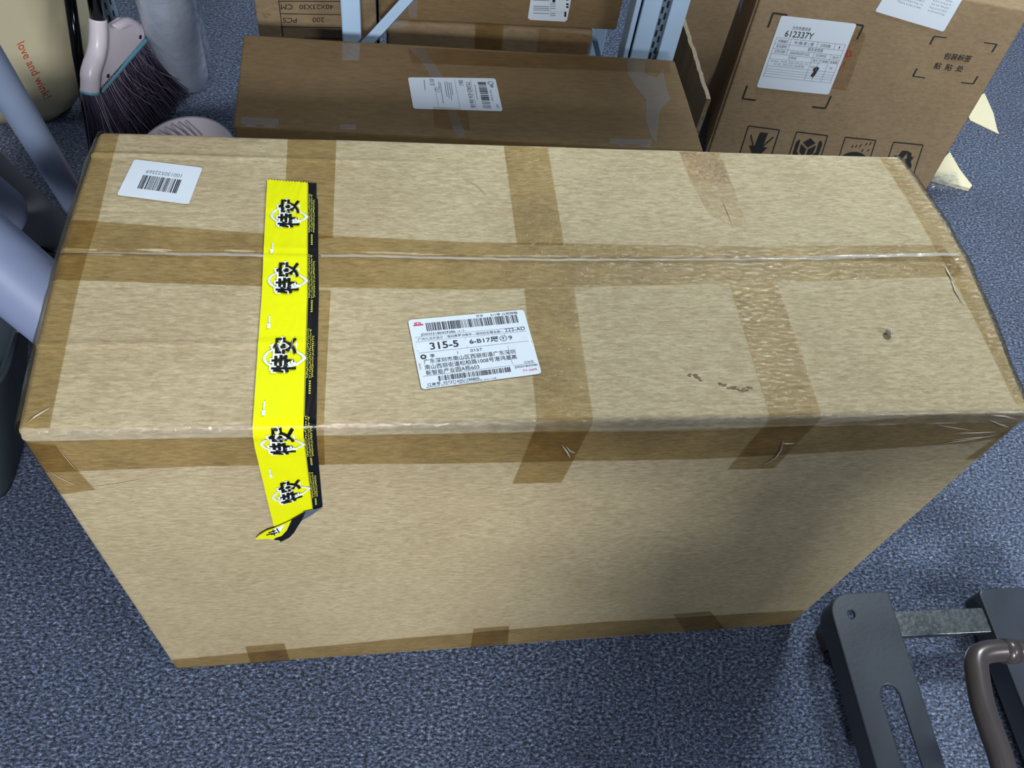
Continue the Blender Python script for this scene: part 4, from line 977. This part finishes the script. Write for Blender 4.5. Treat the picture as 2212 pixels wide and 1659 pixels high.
# cream shopping bag
bg = thing('paper_bag', 'cream paper bag with red lettering reading love and wink', 'bag', (-1.15, 1.42, 0))
rings = []
for z, xr in ((0.002, -.985), (.03, -.945), (.08, -.91), (.16, -.89), (.26, -.882), (.36, -.878), (.46, -.875), (.56, -.873)):
    hx = (xr+1.45)/2; rings.append(rring(xr-hx, 1.45, hx, .115, z, r=.45, n=72, nz=.045, sd=2))
loft(rings, 'bag_body', BAG, bg)
fb2 = lambda x, y: Vector(at(x, y, Y=1.315))
tb = Print(); tb.text('love and wink!', 0, 0, 27, width=134)
ang = math.radians(63.5)
tb.v = [(36+a_*math.cos(ang)+b_*math.sin(ang), 96+a_*math.sin(ang)-b_*math.cos(ang)) for a_, b_ in tb.v]
from mathutils.bvhtree import BVHTree
bo = [c for c in bg.children if c.name.startswith('bag_body')][0]
bt = BVHTree.FromPolygons([v.co+bg.location for v in bo.data.vertices], [tuple(p.vertices) for p in bo.data.polygons])
def on_bag(x, y):
    d = (fb2(x, y)-Vector(CP)).normalized(); h = bt.ray_cast(Vector(CP), d)
    return (h[0]-d*.0012) if h[0] else fb2(x, y)
tb.build('lettering', plain('red_lettering', srgb(190, 62, 42), rough=.6), bg, on_bag)

# slotted post of another rack
lr = thing('shelving_post', 'blue grey slotted metal post standing behind the broom', 'post', (-.80, 1.38, 0))
lpm = MB().box((-.817, 1.374, 0), (-.783, 1.378, 1.7)); lpm.box((-.817, 1.378, 0), (-.814, 1.404, 1.7)); lo = lpm.build('angle_bar', POST_DIM, lr)
s3 = MB()
for k in range(50): z = .03+k*.03; s3.box((-.807, 1.3730, z), (-.8035, 1.3739, z+.015)); s3.box((-.7945, 1.3730, z+.012), (-.791, 1.3739, z+.027))
s3.build('slots', HOLE, lo)
# black chrome tube beside the broom
ta = Vector(at(168, 118, .27)); tb2 = Vector(at(150, -10, .375))
ta2 = ta-(tb2-ta)*1.6; 
mt_ = MB(); lowp = Vector((ta.x-.03, ta.y-.03, .001)); mt_.tube([lowp, ta, ta+(tb2-ta)*1.8], .012, 20)
tag(mt_.build('metal_tube', STEEL, None, True, origin=tuple(lowp)), 'shiny black metal tube standing between the cream bag and the broom', 'tube')

# broom
zs = .215
n0 = Vector(at(188, 194, zs)); n1 = Vector(at(303, 80, zs)); ax = (n1-n0).normalized(); ln_ = (n1-n0).length
cr_ = Vector((ax.y, -ax.x, 0)); br0 = thing('broom', 'broom with dusty pink head, black handle and dark frayed bristles', 'broom', ((n0+n1)/2).to_tuple()[:2]+(0,))
nrm = Vector((cr_.x, cr_.y, 0)).normalized()
if nrm.dot(Vector(CP)-n0) < 0: nrm = -nrm
def bp(x, y, o=0.):                      # a sight line met by the upright middle plane of the broom head
    d = Vector(at(x, y, 0.))-Vector(CP); t = ((n0-Vector(CP)).dot(nrm))/d.dot(nrm); return Vector(CP)+d*t+nrm*o
outl = [(206, 190), (302, 79), (301, 64), (295, 50), (286, 42), (276, 39), (264, 40), (252, 48), (242, 55), (233, 57), (226, 52), (220, 46), (212, 60), (205, 100), (200, 130), (192, 160), (196, 190)]
v = [bp(x, y, o) for o in (-.015, .015) for x, y in outl]; n = len(outl)
hd = obj('broom_head', v, [tuple(range(n)), tuple(range(n, 2*n))[::-1]]+[(i, (i+1) % n, (i+1) % n+n, i+n) for i in range(n)], PINK, br0); bevel(hd, .005, 3, .5)
hump = MB(); hump.tube(smooth([bp(243, 62, .004), bp(256, 52, .006), bp(270, 47, .006), bp(284, 52, .006), bp(294, 64, .004)]), .011, 14); hump.build('rounded_rim', PINK, hd, True)
sk = [bp(189, 196, .006), bp(188, 172, .008), bp(187, 158, .009), bp(191, 138, .010), bp(197, 120, .010), bp(202, 95, .010), bp(203, 68, .010), bp(202, 38, .010)]
so = MB(); sks = smooth(sk); so.tube(sks, [.0195+.001*math.sin(i*.1) for i in range(len(sks))], 24); so.build('handle_socket', PINK, hd, True)
hdir = (bp(190, -30, .010)-sk[-1]).normalized()
hb = MB(); hb.tube([sk[-1]-hdir*.01, sk[-1]+hdir*.42], .0150, 22); hb.build('handle', STEEL, br0, True)
tv = []
for x, y in ((206, 192), (303, 81)):
    for o, dz in ((-.018, -.006), (.018, -.006), (.018, .002), (-.018, .002)): tv.append(bp(x, y, o)+Vector((0, 0, dz)))
bevel(obj('trim_strip', tv, [(3, 2, 1, 0), (4, 5, 6, 7), (0, 1, 5, 4), (1, 2, 6, 5), (2, 3, 7, 6), (3, 0, 4, 7)], TEAL, br0), .002)
tr_ = MB(); tr_.tube([bp(189, 193, .006), bp(189, 199, .006)], .0205, 24); tr_.build('trim_ring', TEAL, br0, True)
for x, y in ((220, 160), (290, 76)):
    q = MB(); c0_ = bp(x, y, .0152); q.tube([c0_, c0_+nrm*.0012], .0045, 12); q.build('rivet_hole', HOLE, hd)
rn = random.Random(12); bm1 = MB(); bm2 = MB()
def strand(mb, l, s_, r, ln2, spread, n=5):
    p0 = bp(186+117*l, 197-116*l, s_)+Vector((0, 0, -.004)); dx = ax*(l-.1)*spread+cr_*(s_/.02)*.03*rn.uniform(.2, 1.4)+Vector((rn.uniform(-.02, .02), rn.uniform(-.02, .02), 0))
    pts = [p0+dx*((k/n)**1.5)+Vector((0, 0, -ln2*k/n)) for k in range(n+1)]
    pts = [Vector((p.x, p.y, max(p.z, .001))) for p in pts]
    ps = []; rr_ = [r]*(n+1)
    mb.tube(pts, r, 3, caps=False)
for k in range(1500): strand(bm1, rn.random(), rn.uniform(-.016, .016), .0009, rn.uniform(.17, .21), .07)
for k in range(60): strand(bm2, rn.random(), rn.choice((-.016, .016)), .0007, rn.uniform(.1, .19), .20)
tag(bm1.build('bristles', BRIST, br0, False), kind='stuff'); tag(bm2.build('frayed_bristles', BRIST_L, br0, False), kind='stuff')

# dustpan on the floor
dp = thing('dustpan', 'pale pink plastic dustpan with comb teeth half hidden behind the large box', 'dustpan', (-.655, 1.21, 0))
cx_, cy_ = -.655, 1.165
def ell(rx, ry, z, n=56): return [Vector((cx_+rx*math.cos(2*math.pi*k/n), cy_+ry*math.sin(2*math.pi*k/n), z)) for k in range(n)]
loft([ell(.085, .105, .002), ell(.10, .125, .02), ell(.115, .145, .058), ell(.118, .149, .06), ell(.112, .142, .058), ell(.095, .12, .02), ell(.02, .02, .012)], 'pan', PINK, dp)
tt = MB()
for k in range(7):
    a_ = math.radians(100+k*9); x0, y0 = cx_+.108*math.cos(a_), cy_+.136*math.sin(a_)
    tt.tube([(x0, y0, .056), (cx_+.075*math.cos(a_)+.03, cy_+.105*math.sin(a_), .035)], .0035, 6)
tt.build('comb_teeth', PINK, dp, True)

# wrapped white roll standing on end
ra = Vector(at(397, 158, .02)); rbk = Vector(at(344, -40, .40)); 
wr_ = thing('wrapped_roll', 'upright white roll wrapped in crinkled clear plastic behind the broom', 'roll', (ra.x, ra.y, 0))
m = MB(); Rr = .060; m.tube([ra+(rbk-ra)*k/8*1.35 for k in range(9)], Rr, 56); bevel(m.build('sheet_roll', WROLL, wr_, True), .003, 2, .9)
dr = (rbk-ra).normalized(); m = MB(); m.tube([ra-dr*.018, ra+dr*.002], .045, 32); m.build('core', WROLL, wr_, True)
up = dr.orthogonal().normalized(); bb = dr.cross(up); v = []; f = []; NA, NB = 110, 60
for i in range(NB+1):
    for k in range(NA):
        a_ = 2*math.pi*k/NA; t = i/NB
        dirn = up*math.cos(a_)+bb*math.sin(a_)
        rr_ = Rr+.003+.0035*abs(noise.noise(Vector((math.cos(a_)*5, math.sin(a_)*5, t*11))))+(.007 if t < .06 else 0)*(1-t/.06)*(1+noise.noise(Vector((a_*3, 0, 7))))
        if dirn.x > .6: rr_ += .010*(dirn.x-.6)/.4*(1+.8*noise.noise(Vector((a_*9, t*20, 2))))
        v.append(ra+dr*(t*.56-.012)+dirn*rr_)
for i in range(NB):
    for k in range(NA): f.append((i*NA+k, i*NA+(k+1) % NA, (i+1)*NA+(k+1) % NA, (i+1)*NA+k))
obj('plastic_sleeve', v, f, WRAP, wr_, True)

# ================================================================ the person taking the picture, standing behind the viewpoint
CLOTH = plain('dark_clothing', srgb(44, 48, 58), rough=.9, bump=.3, bscale=30)
SKIN = plain('skin', srgb(196, 150, 122), rough=.5); HAIR = plain('black_hair', srgb(24, 20, 18), rough=.6); SHOE = plain('dark_shoe', srgb(30, 30, 32), rough=.5)
pxx, pyy = .19, -.98
ps = thing('person', 'person in dark shirt and trousers standing before the large box, arms raised', 'person', (pxx, pyy, 0))
def skinned(name, pts, edges, rad, mat, parent, sub=2):
    off = wloc(parent); me = bpy.data.meshes.new(name); me.from_pydata([Vector(p)+Vector((pxx, pyy, 0))-off for p in pts], edges, []); me.materials.append(mat)
    o = bpy.data.objects.new(name, me); C.objects.link(o); o.parent = parent
    o.modifiers.new('skin', 'SKIN').use_smooth_shade = True
    for i, r_ in enumerate(rad):
        me.skin_vertices[0].data[i].radius = r_ if isinstance(r_, tuple) else (r_, r_); me.skin_vertices[0].data[i].use_root = i == 0
    sb = o.modifiers.new('sub', 'SUBSURF'); sb.levels = sb.render_levels = sub
    return o
B_ = [(0, 0, .95), (0, 0, 1.15), (0, 0, 1.36), (0, .01, 1.46), (0, .03, 1.56), (0, .04, 1.66), (-.19, 0, 1.40), (-.25, .10, 1.20), (-.27, .32, 1.33), (-.26, .38, 1.37), (.19, 0, 1.40), (.27, .08, 1.18), (-.02, .30, 1.30), (-.10, .37, 1.35), (-.1, 0, .88), (-.12, .01, .48), (-.13, -.02, .08), (-.13, .10, .04), (.1, 0, .88), (.12, .01, .48), (.13, -.02, .08), (.13, .10, .04)]
BE = [(0, 1), (1, 2), (2, 3), (3, 4), (4, 5), (2, 6), (6, 7), (7, 8), (8, 9), (2, 10), (10, 11), (11, 12), (12, 13), (0, 14), (14, 15), (15, 16), (16, 17), (0, 18), (18, 19), (19, 20), (20, 21)]
BR = [(.13, .10), (.12, .09), (.14, .10), .055, (.075, .09), (.07, .085), .05, .04, .028, .03, .05, .04, .028, .03, .08, .055, .04, .035, .08, .055, .04, .035]
body = skinned('body', B_, BE, BR, SKIN, ps)
sel = [0, 1, 2, 6, 7, 8, 10, 11, 12]; ix = {k: i for i, k in enumerate(sel)}
skinned('shirt', [B_[k] for k in sel], [(ix[a], ix[b]) for a, b in BE if a in ix and b in ix], [(.19, .13), (.17, .12), (.19, .125), .075, .06, .045, .075, .06, .045], CLOTH, ps)
sel = [0, 14, 15, 16, 18, 19, 20]; ix = {k: i for i, k in enumerate(sel)}
skinned('trousers', [B_[k] for k in sel], [(ix[a], ix[b]) for a, b in BE if a in ix and b in ix], [(.17, .12), .105, .08, .065, .105, .08, .065], CLOTH, ps)
for sx_ in (-1, 1):
    skinned('shoe', [(.13*sx_, -.06, .045), (.13*sx_, .05, .045), (.13*sx_, .16, .035)], [(0, 1), (1, 2)], [(.045, .04), (.048, .042), (.04, .028)], SHOE, ps)
skinned('hair', [(0, .0, 1.60), (0, .01, 1.70), (0, .05, 1.735)], [(0, 1), (1, 2)], [(.075, .06), (.085, .075), (.06, .04)], HAIR, ps)
hp_ = Vector((-.11, .40, 1.36))
for base, dr_ in ((Vector((-.26, .38, 1.37)), -1), (Vector((-.10, .37, 1.35)), 1)):
    for k in range(4):
        p0 = base+Vector((.0, .01, -.02+.018*k)); skinned('finger', [p0, p0+Vector((-.02*dr_, .035, .002)), p0+Vector((-.05*dr_, .045-.004*abs(k-1), .002))], [(0, 1), (1, 2)], [.009, .0085, .007], SKIN, body)
